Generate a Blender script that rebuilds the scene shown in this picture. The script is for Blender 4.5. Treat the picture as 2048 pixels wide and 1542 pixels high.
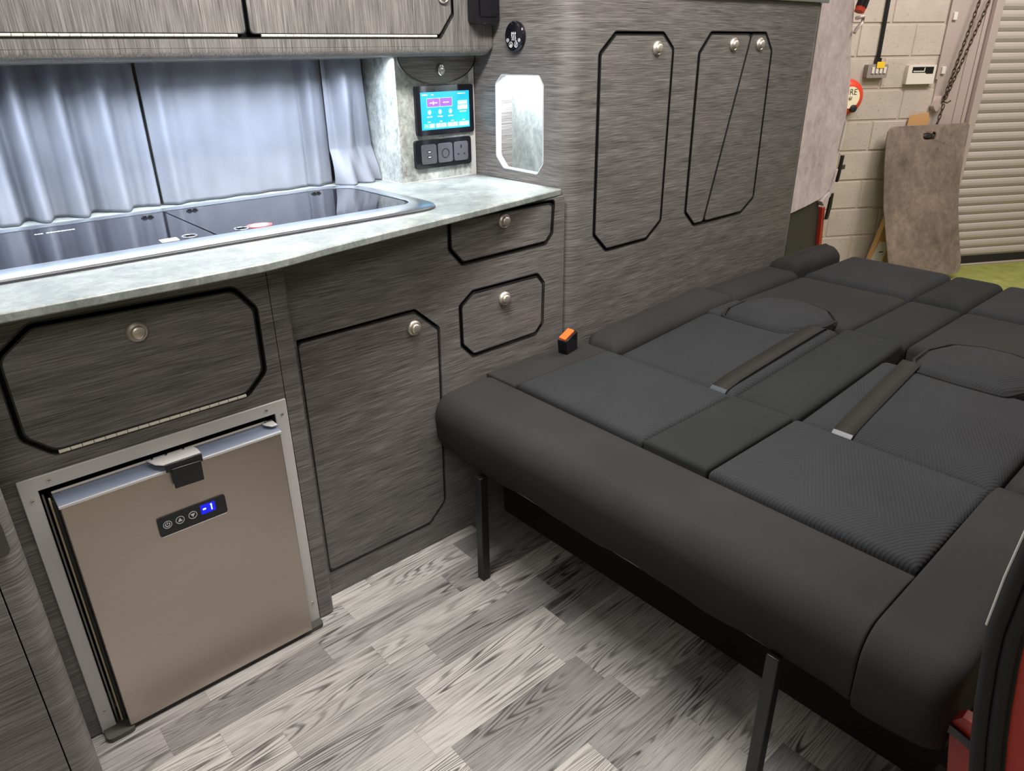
import bpy, bmesh, math, random
from mathutils import Vector, Matrix
from mathutils.geometry import tessellate_polygon

# ------------------------------------------------------------------ scene reset
for o in list(bpy.data.objects):
    bpy.data.objects.remove(o, do_unlink=True)
C = bpy.context.scene.collection
SC = bpy.context.scene
random.seed(7)

# ------------------------------------------------------------------ camera
AX = ((0.75103, -0.28494, 0.59563), (-0.66017, -0.30919, 0.68453), (-0.01089, -0.90731, -0.42032))
cam_d = bpy.data.cameras.new('camera')
cam_d.sensor_fit = 'HORIZONTAL'; cam_d.sensor_width = 36.0
cam_d.lens = 1448.5 * 36.0 / 2048.0
cam_d.clip_start = 0.02; cam_d.clip_end = 60
cam = bpy.data.objects.new('camera', cam_d); C.objects.link(cam)
R3 = Matrix(AX)
rot = Matrix((( R3[0][0], -R3[0][1], -R3[0][2]), (R3[1][0], -R3[1][1], -R3[1][2]), (R3[2][0], -R3[2][1], -R3[2][2])))
cam.matrix_world = Matrix.Translation((0, 0, 1.18)) @ rot.to_4x4()
SC.camera = cam

# ------------------------------------------------------------------ world, lights, exposure
w = bpy.data.worlds.new('workshop_air'); SC.world = w; w.use_nodes = True
w.node_tree.nodes['Background'].inputs[0].default_value = (1.0, 0.90, 0.80, 1)
w.node_tree.nodes['Background'].inputs[1].default_value = 0.22
SC.view_settings.view_transform = 'Standard'
SC.view_settings.look = 'None'
SC.view_settings.gamma = 1.0
SC.view_settings.use_curve_mapping = False
SC.view_settings.exposure = 0.0

def area(name, loc, size, power, color=(1, 1, 1), target=None, spread=math.pi, sizey=None):
    d = bpy.data.lights.new(name, 'AREA')
    d.shape = 'RECTANGLE'; d.size = size; d.size_y = sizey or size
    d.energy = power; d.color = color; d.spread = spread
    o = bpy.data.objects.new(name, d); C.objects.link(o); o.location = loc
    if target is not None:
        o.rotation_euler = (Vector(target) - Vector(loc)).to_track_quat('-Z', 'Y').to_euler()
    return o
area('van_ceiling_light', (0.70, 0.95, 1.88), 0.8, 46, (1.0, 0.965, 0.92), sizey=0.22)
area('van_ceiling_light', (1.75, 0.80, 1.88), 0.5, 12, (1.0, 0.95, 0.90), sizey=0.22)
area('workshop_tube_light', (-0.9, -1.9, 3.0), 1.6, 42, (1.0, 0.95, 0.88), target=(0.5, 1.0, 0.4), sizey=0.5)
area('workshop_tube_light', (5.0, 0.6, 3.4), 2.6, 128, (1.0, 0.90, 0.84), target=(6.6, 2.0, 0.3), sizey=0.6)

area('workshop_tube_light', (4.6, -0.6, 2.9), 1.6, 42, (1.0, 0.88, 0.80), target=(2.7, 0.9, 0.5), sizey=0.4)  # unseen extra tube, added to brighten the rear of the bed and the lining

# ------------------------------------------------------------------ node helpers
def srgb(r, g, b):
    f = lambda c: (c / 255 / 12.92) if c / 255 <= 0.04045 else (((c / 255) + 0.055) / 1.055) ** 2.4
    return (f(r), f(g), f(b), 1)
def base_mat(name, col=(0.5, 0.5, 0.5, 1), rough=0.5, metal=0.0, spec=0.5, emit=None, estr=0):
    m = bpy.data.materials.new(name); m.use_nodes = True
    b = m.node_tree.nodes['Principled BSDF']
    b.inputs['Base Color'].default_value = col
    b.inputs['Roughness'].default_value = rough
    b.inputs['Metallic'].default_value = metal
    b.inputs['Specular IOR Level'].default_value = spec
    if emit:
        b.inputs['Emission Color'].default_value = emit
        b.inputs['Emission Strength'].default_value = estr
    return m
class NT:
    def __init__(s, m):
        s.t = m.node_tree; s.b = s.t.nodes['Principled BSDF']
    def n(s, typ, **kw):
        x = s.t.nodes.new(typ)
        for k, v in kw.items(): setattr(x, k, v)
        return x
    def l(s, a, b): s.t.links.new(a, b)
    def coord(s, world=False):
        if world: return s.n('ShaderNodeNewGeometry').outputs['Position']
        return s.n('ShaderNodeTexCoord').outputs['Object']
    def mapped(s, src, scale, loc=(0, 0, 0), rot=(0, 0, 0)):
        mp = s.n('ShaderNodeMapping'); s.l(src, mp.inputs['Vector'])
        mp.inputs['Scale'].default_value = scale; mp.inputs['Location'].default_value = loc
        mp.inputs['Rotation'].default_value = rot
        return mp.outputs['Vector']
    def noise(s, vec, scale=1, detail=3, rough=0.5, dist=0.0):
        x = s.n('ShaderNodeTexNoise'); s.l(vec, x.inputs['Vector'])
        x.inputs['Scale'].default_value = scale; x.inputs['Detail'].default_value = detail
        x.inputs['Roughness'].default_value = rough; x.inputs['Distortion'].default_value = dist
        return x.outputs['Fac']
    def ramp(s, fac, stops):
        r = s.n('ShaderNodeValToRGB'); s.l(fac, r.inputs['Fac'])
        e = r.color_ramp.elements
        while len(e) < len(stops): e.new(0.5)
        for i, (p, c) in enumerate(stops):
            e[i].position = p; e[i].color = c
        return r.outputs['Color']
    def mix(s, fac, a, b, mode='MIX'):
        x = s.n('ShaderNodeMix', data_type='RGBA', blend_type=mode)
        if isinstance(fac, float): x.inputs[0].default_value = fac
        else: s.l(fac, x.inputs[0])
        for i, v in ((6, a), (7, b)):
            if isinstance(v, tuple): x.inputs[i].default_value = v
            else: s.l(v, x.inputs[i])
        return x.outputs[2]
    def math(s, op, a, b=0.0):
        x = s.n('ShaderNodeMath', operation=op)
        for i, v in ((0, a), (1, b)):
            if isinstance(v, (int, float)): x.inputs[i].default_value = v
            else: s.l(v, x.inputs[i])
        return x.outputs[0]
    def bump(s, h, strength=0.3, dist=0.001):
        x = s.n('ShaderNodeBump'); s.l(h, x.inputs['Height'])
        x.inputs['Strength'].default_value = strength; x.inputs['Distance'].default_value = dist
        s.l(x.outputs['Normal'], s.b.inputs['Normal'])
    def color(s, c): s.l(c, s.b.inputs['Base Color'])
    def rough(s, r): s.l(r, s.b.inputs['Roughness'])

def g(v, a=1): return (v, v, v, a)

def wood(name, axis, dark, mid, light, rough=0.42):
    """printed grey oak board, grain running along axis 'x', 'y' or 'z'"""
    m = base_mat(name, rough=rough, spec=0.45); t = NT(m)
    co = t.coord(True)
    sc = (8, 8, 340) if axis != 'z' else (340, 340, 8)
    sb = (2.5, 2.5, 26) if axis != 'z' else (26, 26, 2.5)
    warp = t.n('ShaderNodeTexNoise'); t.l(t.mapped(co, tuple(0.35 * v for v in sb)), warp.inputs['Vector'])
    warp.inputs['Scale'].default_value = 1.6; warp.inputs['Detail'].default_value = 2
    wv = t.n('ShaderNodeVectorMath', operation='MULTIPLY_ADD')
    t.l(warp.outputs['Color'], wv.inputs[0]); wv.inputs[1].default_value = (0.012, 0.012, 0.012); t.l(co, wv.inputs[2])
    fine = t.noise(t.mapped(wv.outputs[0], sc), 1.6, 5, 0.62)
    broad = t.noise(t.mapped(wv.outputs[0], sb), 1.5, 4, 0.6)
    f = t.math('ADD', t.math('MULTIPLY', fine, 0.78), t.math('MULTIPLY', broad, 0.22))
    c = t.ramp(f, [(0.35, dark), (0.5, mid), (0.66, light)])
    t.color(c); t.bump(f, 0.4, 0.0007)
    return m
def concrete(name, a, b, c, scale=1.0, rough=0.35):
    m = base_mat(name, rough=rough); t = NT(m); co = t.coord(True)
    n1 = t.noise(t.mapped(co, (14 * scale, 14 * scale, 10 * scale)), 1, 8, 0.68, 0.6)
    n2 = t.noise(t.mapped(co, (70 * scale, 70 * scale, 50 * scale), (3, 1, 2)), 1, 6, 0.7, 0.9)
    f = t.math('ADD', t.math('MULTIPLY', n1, 0.55), t.math('MULTIPLY', n2, 0.45))
    t.color(t.ramp(f, [(0.36, a), (0.5, b), (0.6, c)])); t.bump(n2, 0.15, 0.0006)
    return m
def fabric(name, col, scale=900, rough=0.95, ribs=None, strength=0.35, bright=1.0):
    m = base_mat(name, rough=rough, spec=0.2); t = NT(m); co = t.coord(True)
    n1 = t.noise(t.mapped(co, (scale, scale, scale)), 1, 2, 0.6)
    n2 = t.noise(t.mapped(co, (5, 5, 5)), 1, 3, 0.5)
    f = t.math('ADD', t.math('MULTIPLY', n1, 0.5), t.math('MULTIPLY', n2, 0.5))
    lo = tuple(v * 0.72 for v in col[:3]) + (1,); hi = tuple(v * 1.3 for v in col[:3]) + (1,)
    cc = t.ramp(f, [(0.3, lo), (0.7, hi)])
    h = n1
    if ribs:
        # woven rib relief: stripes whose direction switches between zigzag patches
        a = t.mapped(co, (1, 1, 1), rot=(0, 0, math.radians(ribs[0])))
        b = t.mapped(co, (1, 1, 1), rot=(0, 0, math.radians(ribs[1])))
        def stripes(v, freq):
            s_ = t.n('ShaderNodeSeparateXYZ'); t.l(v, s_.inputs[0])
            return t.math('SINE', t.math('MULTIPLY', s_.outputs['X'], freq))
        s1 = stripes(a, 2 * math.pi / ribs[2]); s2 = stripes(b, 2 * math.pi / ribs[2])
        ck = t.n('ShaderNodeTexVoronoi', feature='F1', distance='CHEBYCHEV'); t.l(t.mapped(co, (6.5, 9.5, 0.0), rot=(0, 0, math.radians(28))), ck.inputs['Vector'])
        ck.inputs['Scale'].default_value = 1.0
        sel = t.n('ShaderNodeSeparateXYZ'); t.l(ck.outputs['Color'], sel.inputs[0])
        pick = t.math('GREATER_THAN', sel.outputs['X'], 0.5)
        s3 = t.math('ADD', t.math('MULTIPLY', s1, pick), t.math('MULTIPLY', s2, t.math('SUBTRACT', 1.0, pick)))
        s3 = t.math('ADD', t.math('MULTIPLY', s3, 0.5), 0.5)
        h = t.math('ADD', t.math('MULTIPLY', n1, 0.15), s3)
        cc = t.mix(t.math('MULTIPLY', s3, 0.5), cc, tuple(v * 1.5 for v in col[:3]) + (1,))
    t.color(cc); t.bump(h, strength, 0.0016)
    return m
def steel(name, col, rough, axis):
    m = base_mat(name, col, rough, 1.0); t = NT(m); co = t.coord(True)
    sc = {'x': (3, 900, 900), 'y': (900, 3, 900), 'z': (900, 900, 3)}[axis]
    n1 = t.noise(t.mapped(co, sc), 1, 2, 0.5)
    t.color(t.ramp(n1, [(0.2, tuple(v * 0.93 for v in col[:3]) + (1,)), (0.8, tuple(min(1, v * 1.05) for v in col[:3]) + (1,))]))
    t.bump(n1, 0.06, 0.0003)
    return m

# ------------------------------------------------------------------ materials
WD, WM, WL = srgb(60, 57, 56), srgb(94, 91, 89), srgb(126, 122, 119)
M = {}
M['wood_x'] = wood('grey_oak_board_lengthwise', 'x', WD, WM, WL)
M['wood_y'] = wood('grey_oak_board_crosswise', 'y', WD, WM, WL)
M['wood_z'] = wood('grey_oak_board_upright', 'z', WD, WM, WL)
M['worktop'] = concrete('pale_concrete_laminate', srgb(90, 96, 95), srgb(118, 123, 121), srgb(137, 141, 138), 0.9, 0.36)
M['pod'] = concrete('grey_concrete_laminate', srgb(96, 98, 95), srgb(146, 149, 145), srgb(176, 179, 175), 1.3, 0.45)
M['lining'] = concrete('pale_wall_lining', srgb(172, 160, 160), srgb(204, 190, 190), srgb(218, 206, 204), 0.45, 0.7)
M['black'] = base_mat('black_edge_trim', srgb(20, 20, 22), 0.35)
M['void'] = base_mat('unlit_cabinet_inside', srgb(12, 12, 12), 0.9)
M['gloss'] = base_mat('black_gloss_plastic', srgb(16, 16, 22), 0.08, spec=0.6)
M['glass'] = base_mat('black_glass', srgb(26, 26, 33), 0.03, spec=0.9)
M['module'] = base_mat('charcoal_plastic', srgb(70, 70, 76), 0.4)
M['nickel'] = base_mat('champagne_nickel', srgb(206, 198, 188), 0.42, 0.9)
M['chrome'] = base_mat('chrome', srgb(220, 222, 225), 0.08, 1.0)
M['frame_steel'] = base_mat('painted_silver', srgb(178, 176, 175), 0.42, 0.1)
M['steel'] = steel('brushed_stainless', srgb(188, 176, 166), 0.36, 'x')
M['hinge'] = base_mat('bright_hinge', srgb(226, 222, 208), 0.35, 0.4)
M['hob_steel'] = base_mat('satin_steel', srgb(205, 210, 216), 0.28, 1.0)
M['hob_rubber'] = base_mat('dark_seal', srgb(56, 58, 62), 0.5)
M['plastic_blue'] = base_mat('blue_grey_plastic', srgb(98, 106, 122), 0.35)
M['gasket'] = base_mat('black_rubber', srgb(26, 25, 25), 0.6)
M['gold'] = base_mat('liner_edge', srgb(150, 140, 112), 0.4)
M['white_print'] = base_mat('white_print', srgb(215, 218, 225), 0.5)
M['grey_print'] = base_mat('grey_print', srgb(170, 172, 178), 0.5)
M['led_blue'] = base_mat('blue_led_glow', srgb(10, 10, 60), 0.4, emit=srgb(10, 20, 255), estr=0.8)
M['led_digit'] = base_mat('led_digit', srgb(200, 230, 255), 0.4, emit=srgb(170, 225, 255), estr=3.0)
M['bed_plain'] = fabric('charcoal_plain_fabric', srgb(40, 39, 38), 1100)
M['bed_center'] = fabric('charcoal_green_fabric', srgb(34, 36, 36), 1100)
M['bed_rib'] = fabric('charcoal_ribbed_fabric', srgb(39, 40, 42), 700, ribs=(62, 118, 0.0065), strength=0.35)
M['belt'] = fabric('dark_webbing', srgb(36, 34, 31), 500, rough=0.7)
M['belt_shiny'] = base_mat('webbing_fold', srgb(40, 47, 57), 0.45)
M['curtain'] = fabric('grey_satin_curtain', srgb(110, 112, 120), 1500, rough=0.55, strength=0.1)
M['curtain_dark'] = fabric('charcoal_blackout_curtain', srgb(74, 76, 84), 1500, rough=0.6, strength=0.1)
M['red'] = base_mat('red_van_paint', srgb(168, 52, 38), 0.35)
M['carpet'] = fabric('black_carpet', srgb(38, 38, 38), 600, strength=0.8)
M['rubber'] = fabric('black_door_rubber', srgb(34, 33, 33), 1500, rough=0.7, strength=0.2)
M['orange'] = base_mat('orange_button', srgb(238, 96, 34), 0.4)
M['dark_plastic'] = base_mat('dark_trim_plastic', srgb(58, 56, 52), 0.6)
M['powder'] = base_mat('black_powder_coat', srgb(17, 17, 17), 0.4)
M['rail'] = base_mat('dull_steel_rail', srgb(110, 108, 106), 0.35, 0.8)
M['white'] = base_mat('white_plastic', srgb(214, 208, 200), 0.5)
M['led_strip'] = base_mat('cool_led_strip', g(1), 0.5, emit=(0.80, 0.90, 1, 1), estr=12)
M['lamp'] = base_mat('lamp_diffuser', g(1), 0.5, emit=(1, 0.95, 0.88, 1), estr=6)
M['ceiling'] = base_mat('van_ceiling_lining', srgb(150, 146, 142), 0.8)

def block_mat():
    m = base_mat('painted_concrete_block', rough=0.8); t = NT(m); co = t.coord(True)
    n1 = t.noise(t.mapped(co, (3, 3, 3)), 1, 4, 0.6); n2 = t.noise(t.mapped(co, (60, 60, 60)), 1, 5, 0.75)
    pits = t.ramp(t.noise(t.mapped(co, (42, 42, 42), (5, 5, 5)), 1, 3, 0.7), [(0.30, g(0.35)), (0.37, g(1))])
    c = t.ramp(n1, [(0.3, srgb(172, 163, 154)), (0.7, srgb(192, 182, 171))])
    t.color(t.mix(0.55, c, pits, 'MULTIPLY')); t.bump(n2, 0.6, 0.006)
    return m
M['block'] = block_mat()
M['mortar'] = base_mat('painted_mortar', srgb(176, 164, 152), 0.85)
def plate_mat():
    m = base_mat('stained_rubber_sheet', rough=0.75); t = NT(m); co = t.coord(True)
    n1 = t.noise(t.mapped(co, (4, 4, 3)), 1, 6, 0.65); n2 = t.noise(t.mapped(co, (26, 26, 20), (2, 7, 1)), 1, 5, 0.7)
    f = t.math('ADD', t.math('MULTIPLY', n1, 0.6), t.math('MULTIPLY', n2, 0.4))
    t.color(t.ramp(f, [(0.34, srgb(84, 74, 66)), (0.5, srgb(114, 101, 91)), (0.64, srgb(140, 125, 112))])); t.bump(n2, 0.3, 0.004)
    return m
M['sheet'] = plate_mat()
M['shutter'] = base_mat('galvanised_shutter', srgb(186, 178, 171), 0.45, 0.2)
M['guide'] = base_mat('galvanised_guide', srgb(190, 176, 170), 0.45, 0.3)
M['chain'] = base_mat('dark_chain', srgb(84, 70, 58), 0.45, 0.8)
M['card'] = base_mat('brown_cardboard', srgb(190, 148, 98), 0.8)
M['bell_red'] = base_mat('red_enamel', srgb(214, 66, 40), 0.4)
M['cream'] = base_mat('cream_print', srgb(236, 226, 196), 0.6)
M['grey_box'] = base_mat('grey_switch_plastic', srgb(140, 132, 128), 0.5)
M['yellow'] = base_mat('yellow_tag', srgb(232, 192, 40), 0.6)
def ground_mat():
    m = base_mat('green_floor_paint', rough=0.5); t = NT(m); co = t.coord(True)
    n1 = t.noise(t.mapped(co, (9, 9, 9)), 1, 6, 0.7)
    t.color(t.ramp(n1, [(0.3, srgb(126, 132, 62)), (0.62, srgb(152, 158, 84)), (0.74, srgb(190, 190, 150))]))
    return m
M['ground'] = ground_mat()
def plank_mat():
    m = base_mat('grey_vinyl_plank', rough=0.45); t = NT(m)
    pos = t.coord(True)
    oi = t.n('ShaderNodeObjectInfo').outputs['Random']
    comb = t.n('ShaderNodeCombineXYZ'); t.l(t.math('MULTIPLY', oi, 37.0), comb.inputs[0]); t.l(t.math('MULTIPLY', oi, 91.0), comb.inputs[1])
    add = t.n('ShaderNodeVectorMath', operation='ADD'); t.l(pos, add.inputs[0]); t.l(comb.outputs[0], add.inputs[1])
    p = add.outputs[0]
    fld = t.noise(t.mapped(p, (1.25, 21, 1)), 1.0, 1.5, 0.4, 0.3)
    ring = t.math('SINE', t.math('MULTIPLY', fld, 150.0))
    ring = t.math('ADD', t.math('MULTIPLY', ring, 0.5), 0.5)
    line = t.ramp(ring, [(0.0, g(0.0)), (0.3, g(0.6)), (0.6, g(1))])
    fine = t.noise(t.mapped(p, (9, 260, 1)), 1.0, 4, 0.65)
    fl = t.ramp(fine, [(0.34, g(0.25)), (0.48, g(0.85)), (0.60, g(1))])
    patch = t.noise(t.mapped(p, (4, 9, 1), (9, 3, 0)), 1.0, 3, 0.6)
    amt = t.ramp(patch, [(0.40, g(0.08)), (0.62, g(0.95))])
    tone = t.ramp(oi, [(0.0, srgb(116, 113, 112)), (0.3, srgb(140, 137, 135)), (0.65, srgb(164, 161, 157)), (1.0, srgb(178, 174, 169))])
    dark = srgb(52, 49, 48)
    inv = t.n('ShaderNodeInvert'); t.l(line, inv.inputs['Color'])
    bw = t.n('ShaderNodeRGBToBW'); t.l(inv.outputs[0], bw.inputs[0])
    bw2 = t.n('ShaderNodeRGBToBW'); t.l(amt, bw2.inputs[0])
    k = t.math('MULTIPLY', t.math('MULTIPLY', bw.outputs[0], bw2.outputs[0]), 1.0)
    c = t.mix(k, tone, dark)
    c = t.mix(0.62, c, fl, 'MULTIPLY')
    t.color(c); t.bump(fine, 0.12, 0.0004)
    return m
M['plank'] = plank_mat()
M['screen'] = base_mat('screen_blue', srgb(20, 120, 170), 0.2, emit=srgb(38, 176, 226), estr=0.9)
M['screen_purple'] = base_mat('screen_purple', srgb(120, 70, 150), 0.2, emit=srgb(140, 96, 190), estr=0.8)
M['screen_pale'] = base_mat('screen_pale', srgb(150, 220, 235), 0.2, emit=srgb(150, 226, 240), estr=0.9)
M['screen_green'] = base_mat('screen_green', srgb(90, 220, 140), 0.2, emit=srgb(90, 225, 140), estr=0.9)
M['screen_white'] = base_mat('screen_white', g(0.9), 0.2, emit=srgb(235, 250, 255), estr=0.9)
M['sticker_red'] = base_mat('red_sticker', srgb(220, 70, 70), 0.5)
M['sticker_white'] = base_mat('white_sticker', srgb(235, 238, 240), 0.5)
M['sticker_blue'] = base_mat('blue_sticker', srgb(120, 180, 225), 0.5)

# ------------------------------------------------------------------ mesh helpers
class MB:
    def __init__(s): s.v = []; s.f = []
    def add(s, vs, fs):
        o = len(s.v); s.v += [tuple(p) for p in vs]; s.f += [tuple(i + o for i in f) for f in fs]; return s
    def box(s, x0, x1, y0, y1, z0, z1, fr=None):
        P = fr or (lambda a, b, c: (a, b, c))
        vs = [P(x, y, z) for z in (z0, z1) for y in (y0, y1) for x in (x0, x1)]
        return s.add(vs, [(0, 1, 3, 2), (4, 6, 7, 5), (0, 4, 5, 1), (2, 3, 7, 6), (0, 2, 6, 4), (1, 5, 7, 3)])
    def prism(s, poly, fr, d0, d1, holes=()):
        """poly (and holes) in (u,v); fr(u,v,d) -> xyz; solid between d0 and d1"""
        loops = [list(poly)] + [list(h) for h in holes]
        tri = tessellate_polygon([[Vector((u, v, 0)) for u, v in L] for L in loops])
        flat = [p for L in loops for p in L]; n = len(flat)
        vs = [fr(u, v, d0) for u, v in flat] + [fr(u, v, d1) for u, v in flat]
        fs = [tuple(t) for t in tri] + [tuple(i + n for i in reversed(t)) for t in tri]
        o = 0
        for L in loops:
            k = len(L)
            for i in range(k):
                a, b = o + i, o + (i + 1) % k
                fs.append((a, b, b + n, a + n))
            o += k
        return s.add(vs, fs)
    def lathe(s, prof, fr, seg=28):
        """prof [(r,h)]; fr(a,b,h) -> xyz with a,b in plane"""
        vs = []; fs = []
        for r, h in prof:
            for i in range(seg):
                t = 2 * math.pi * i / seg; vs.append(fr(r * math.cos(t), r * math.sin(t), h))
        for j in range(len(prof) - 1):
            for i in range(seg):
                a = j * seg + i; b = j * seg + (i + 1) % seg
                fs.append((a, b, b + seg, a + seg))
        fs.append(tuple(range(seg))); fs.append(tuple((len(prof) - 1) * seg + i for i in reversed(range(seg))))
        return s.add(vs, fs)
    def tube(s, pts, r, seg=10, closed=False, flat=1.0):
        pts = [Vector(p) for p in pts]; n = len(pts); rings = []
        up = Vector((0.13, 0.31, 0.94)).normalized()
        for i, p in enumerate(pts):
            a = pts[(i - 1) % n] if (i > 0 or closed) else p
            b = pts[(i + 1) % n] if (i < n - 1 or closed) else p
            d = (b - a).normalized()
            x = d.cross(up)
            if x.length < 1e-4: x = d.cross(Vector((1, 0, 0)))
            x.normalize(); y = x.cross(d).normalized()
            rings.append([p + x * (r * math.cos(2 * math.pi * k / seg)) + y * (r * flat * math.sin(2 * math.pi * k / seg)) for k in range(seg)])
        vs = [q for R_ in rings for q in R_]; fs = []
        for i in range(n if closed else n - 1):
            for k in range(seg):
                a = i * seg + k; b = i * seg + (k + 1) % seg
                c = ((i + 1) % n) * seg + (k + 1) % seg; d_ = ((i + 1) % n) * seg + k
                fs.append((a, b, c, d_))
        if not closed:
            fs.append(tuple(range(seg))); fs.append(tuple((n - 1) * seg + k for k in reversed(range(seg))))
        return s.add(vs, fs)
    def grid(s, nu, nv, fn, closed_u=False):
        vs = [fn(i / (nu - 1), j / (nv - 1)) for j in range(nv) for i in range(nu)]
        fs = [(j * nu + i, j * nu + i + 1, (j + 1) * nu + i + 1, (j + 1) * nu + i) for j in range(nv - 1) for i in range(nu - 1)]
        return s.add(vs, fs)

def wloc(o):
    return o.matrix_world.translation if False else Vector(o['_base']) if '_base' in o else Vector((0, 0, 0))
BASE = {}
def obj(name, mb, mat, parent=None, bevel=0.0, seg=2, smooth=None, angle=40, solid=0.0, subsurf=0):
    """links the shapes in mb (world coordinates) as ONE mesh object"""
    me = bpy.data.meshes.new(name)
    if parent is None:
        base = Vector([sum(c) / len(mb.v) for c in zip(*mb.v)])
        base.z = min(p[2] for p in mb.v)
    else: base = BASE[parent.name]
    me.from_pydata([tuple(Vector(p) - base) for p in mb.v], [], mb.f)
    bm = bmesh.new(); bm.from_mesh(me)
    bmesh.ops.remove_doubles(bm, verts=bm.verts, dist=1e-6)
    bmesh.ops.recalc_face_normals(bm, faces=bm.faces); bm.to_mesh(me); bm.free()
    o = bpy.data.objects.new(name, me); C.objects.link(o)
    if parent is None: o.location = base
    else: o.parent = parent
    BASE[o.name] = base
    me.materials.append(M[mat] if isinstance(mat, str) else mat)
    if solid:
        x = o.modifiers.new('thickness', 'SOLIDIFY'); x.thickness = solid; x.offset = 0
    if bevel:
        x = o.modifiers.new('soft_edges', 'BEVEL'); x.width = bevel; x.segments = seg; x.limit_method = 'ANGLE'
        x.angle_limit = math.radians(angle); x.harden_normals = False
    if subsurf:
        x = o.modifiers.new('smooth', 'SUBSURF'); x.levels = subsurf; x.render_levels = subsurf
    if smooth or (smooth is None and bevel):
        me.polygons.foreach_set('use_smooth', [True] * len(me.polygons))
        try: me.set_sharp_from_angle(angle=math.radians(angle))
        except Exception: pass
    return o
def thing(name, label, cat, loc, group=None):
    o = bpy.data.objects.new(name, None); C.objects.link(o); o.location = loc; o.empty_display_size = 0.05
    o['label'] = label; o['category'] = cat
    if group: o['group'] = group
    BASE[o.name] = Vector(loc)
    return o
def tag(o, label, cat, group=None):
    o['label'] = label; o['category'] = cat
    if group: o['group'] = group
    return o
def struct(o): o['kind'] = 'structure'; return o

def rpoly(pts, r, seg=4):
    """round the corners of a polygon; r one value or one per corner"""
    out = []; n = len(pts)
    for i, p in enumerate(pts):
        ri = r[i] if isinstance(r, (list, tuple)) else r
        p = Vector(p); a = Vector(pts[i - 1]); b = Vector(pts[(i + 1) % n])
        if ri <= 0: out.append(tuple(p)); continue
        d1 = (a - p); d2 = (b - p); l1, l2 = d1.length, d2.length; d1.normalize(); d2.normalize()
        half = d1.angle(d2) / 2
        t = min(ri / math.tan(half), l1 * 0.49, l2 * 0.49)
        p1 = p + d1 * t; p2 = p + d2 * t
        for k in range(seg + 1):
            s_ = k / seg
            q = p1 * (1 - s_) ** 2 + p * 2 * s_ * (1 - s_) + p2 * s_ ** 2
            out.append((q.x, q.y))
    return out
def offset(pts, d):
    """inset a convex polygon by d"""
    n = len(pts); ar = sum(pts[i][0] * pts[(i + 1) % n][1] - pts[(i + 1) % n][0] * pts[i][1] for i in range(n))
    sg = 1 if ar > 0 else -1
    L = []
    for i in range(n):
        a = Vector(pts[i]); b = Vector(pts[(i + 1) % n]); e = b - a
        if e.length < 1e-9: e = Vector((1e-9, 0))
        nn = Vector((-e.y, e.x)).normalized() * sg
        L.append((a + nn * d, e.normalized()))
    out = []
    for i in range(n):
        p, e = L[i - 1]; q, f = L[i]
        cr = e.x * f.y - e.y * f.x
        if abs(cr) < 1e-5: out.append((q.x, q.y)); continue
        t = ((q.x - p.x) * f.y - (q.y - p.y) * f.x) / cr
        out.append((p.x + e.x * t, p.y + e.y * t))
    return out
def rect(u0, u1, v0, v1): return [(u0, v0), (u1, v0), (u1, v1), (u0, v1)]
def circ(cu, cv, r, n=24, r2=None): return [(cu + r * math.cos(2 * math.pi * k / n), cv + (r2 or r) * math.sin(2 * math.pi * k / n)) for k in range(n)]
def FY(y): return lambda u, v, d: (u, y - d, v)          # plane facing -Y (towards the aisle), d outwards
def FX(x): return lambda u, v, d: (x - d, u, v)          # plane facing -X, u = world y
def FZ(z): return lambda u, v, d: (u, v, z + d)          # plane facing up
def ring(name, poly_out, poly_in, fr, d0, d1, mat, parent, **k):
    return obj(name, MB().prism(poly_out, fr, d0, d1, holes=[poly_in]), mat, parent, **k)
def knob(fr3, cu, cv, parent, r=0.018):
    mb = MB().lathe([(r * 0.98, 0.0005), (r, 0.002), (r * 0.97, 0.005), (r * 0.80, 0.0075), (r * 0.70, 0.0065)], lambda a, b, h: fr3(cu + a, cv + b, h), 32)
    k = obj('knob', mb, 'nickel', parent, smooth=True, angle=60)
    mb = MB().lathe([(r * 0.64, 0.004), (r * 0.64, 0.0105), (r * 0.58, 0.0128), (r * 0.40, 0.0140), (0.0005, 0.0143)], lambda a, b, h: fr3(cu + a, cv + b, h), 32)
    obj('push_button', mb, 'nickel', k if parent.parent is None else parent, smooth=True, angle=60)
    return k
def piano_hinge(fr, u0, u1, v, parent, r=0.0032, pitch=0.018):
    mb = MB(); n = max(1, int(round((u1 - u0) / pitch))); p = (u1 - u0) / n
    for i in range(n):
        a = u0 + i * p + 0.0005; b = u0 + (i + 1) * p - 0.0005
        pts = [fr(a, v, 0.0012), fr(b, v, 0.0012)]
        mb.tube(pts, r, 8)
    return obj('piano_hinge', mb, 'hinge', parent, smooth=True)
def panel_door(name, opening, fr, mat, parent, knobs=(), gap=0.005, hinge=None, lip=0.0028, proud=0.001, thick=0.015, cr=0.012):
    dp = offset(opening, gap); ip = offset(dp, lip)
    dr = rpoly(dp, cr, 5); ir = rpoly(ip, cr, 5)
    d = obj(name, MB().prism(ir, fr, -thick, proud), mat, parent)
    ring('edge_trim', dr, ir, fr, -thick, proud + 0.0008, 'black', d, bevel=0.0008)
    for (u, v) in knobs: knob(lambda a, b, h: fr(a, b, h + proud), u, v, d)
    if hinge: piano_hinge(fr, hinge[0], hinge[1], hinge[2], d)
    return d
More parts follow.
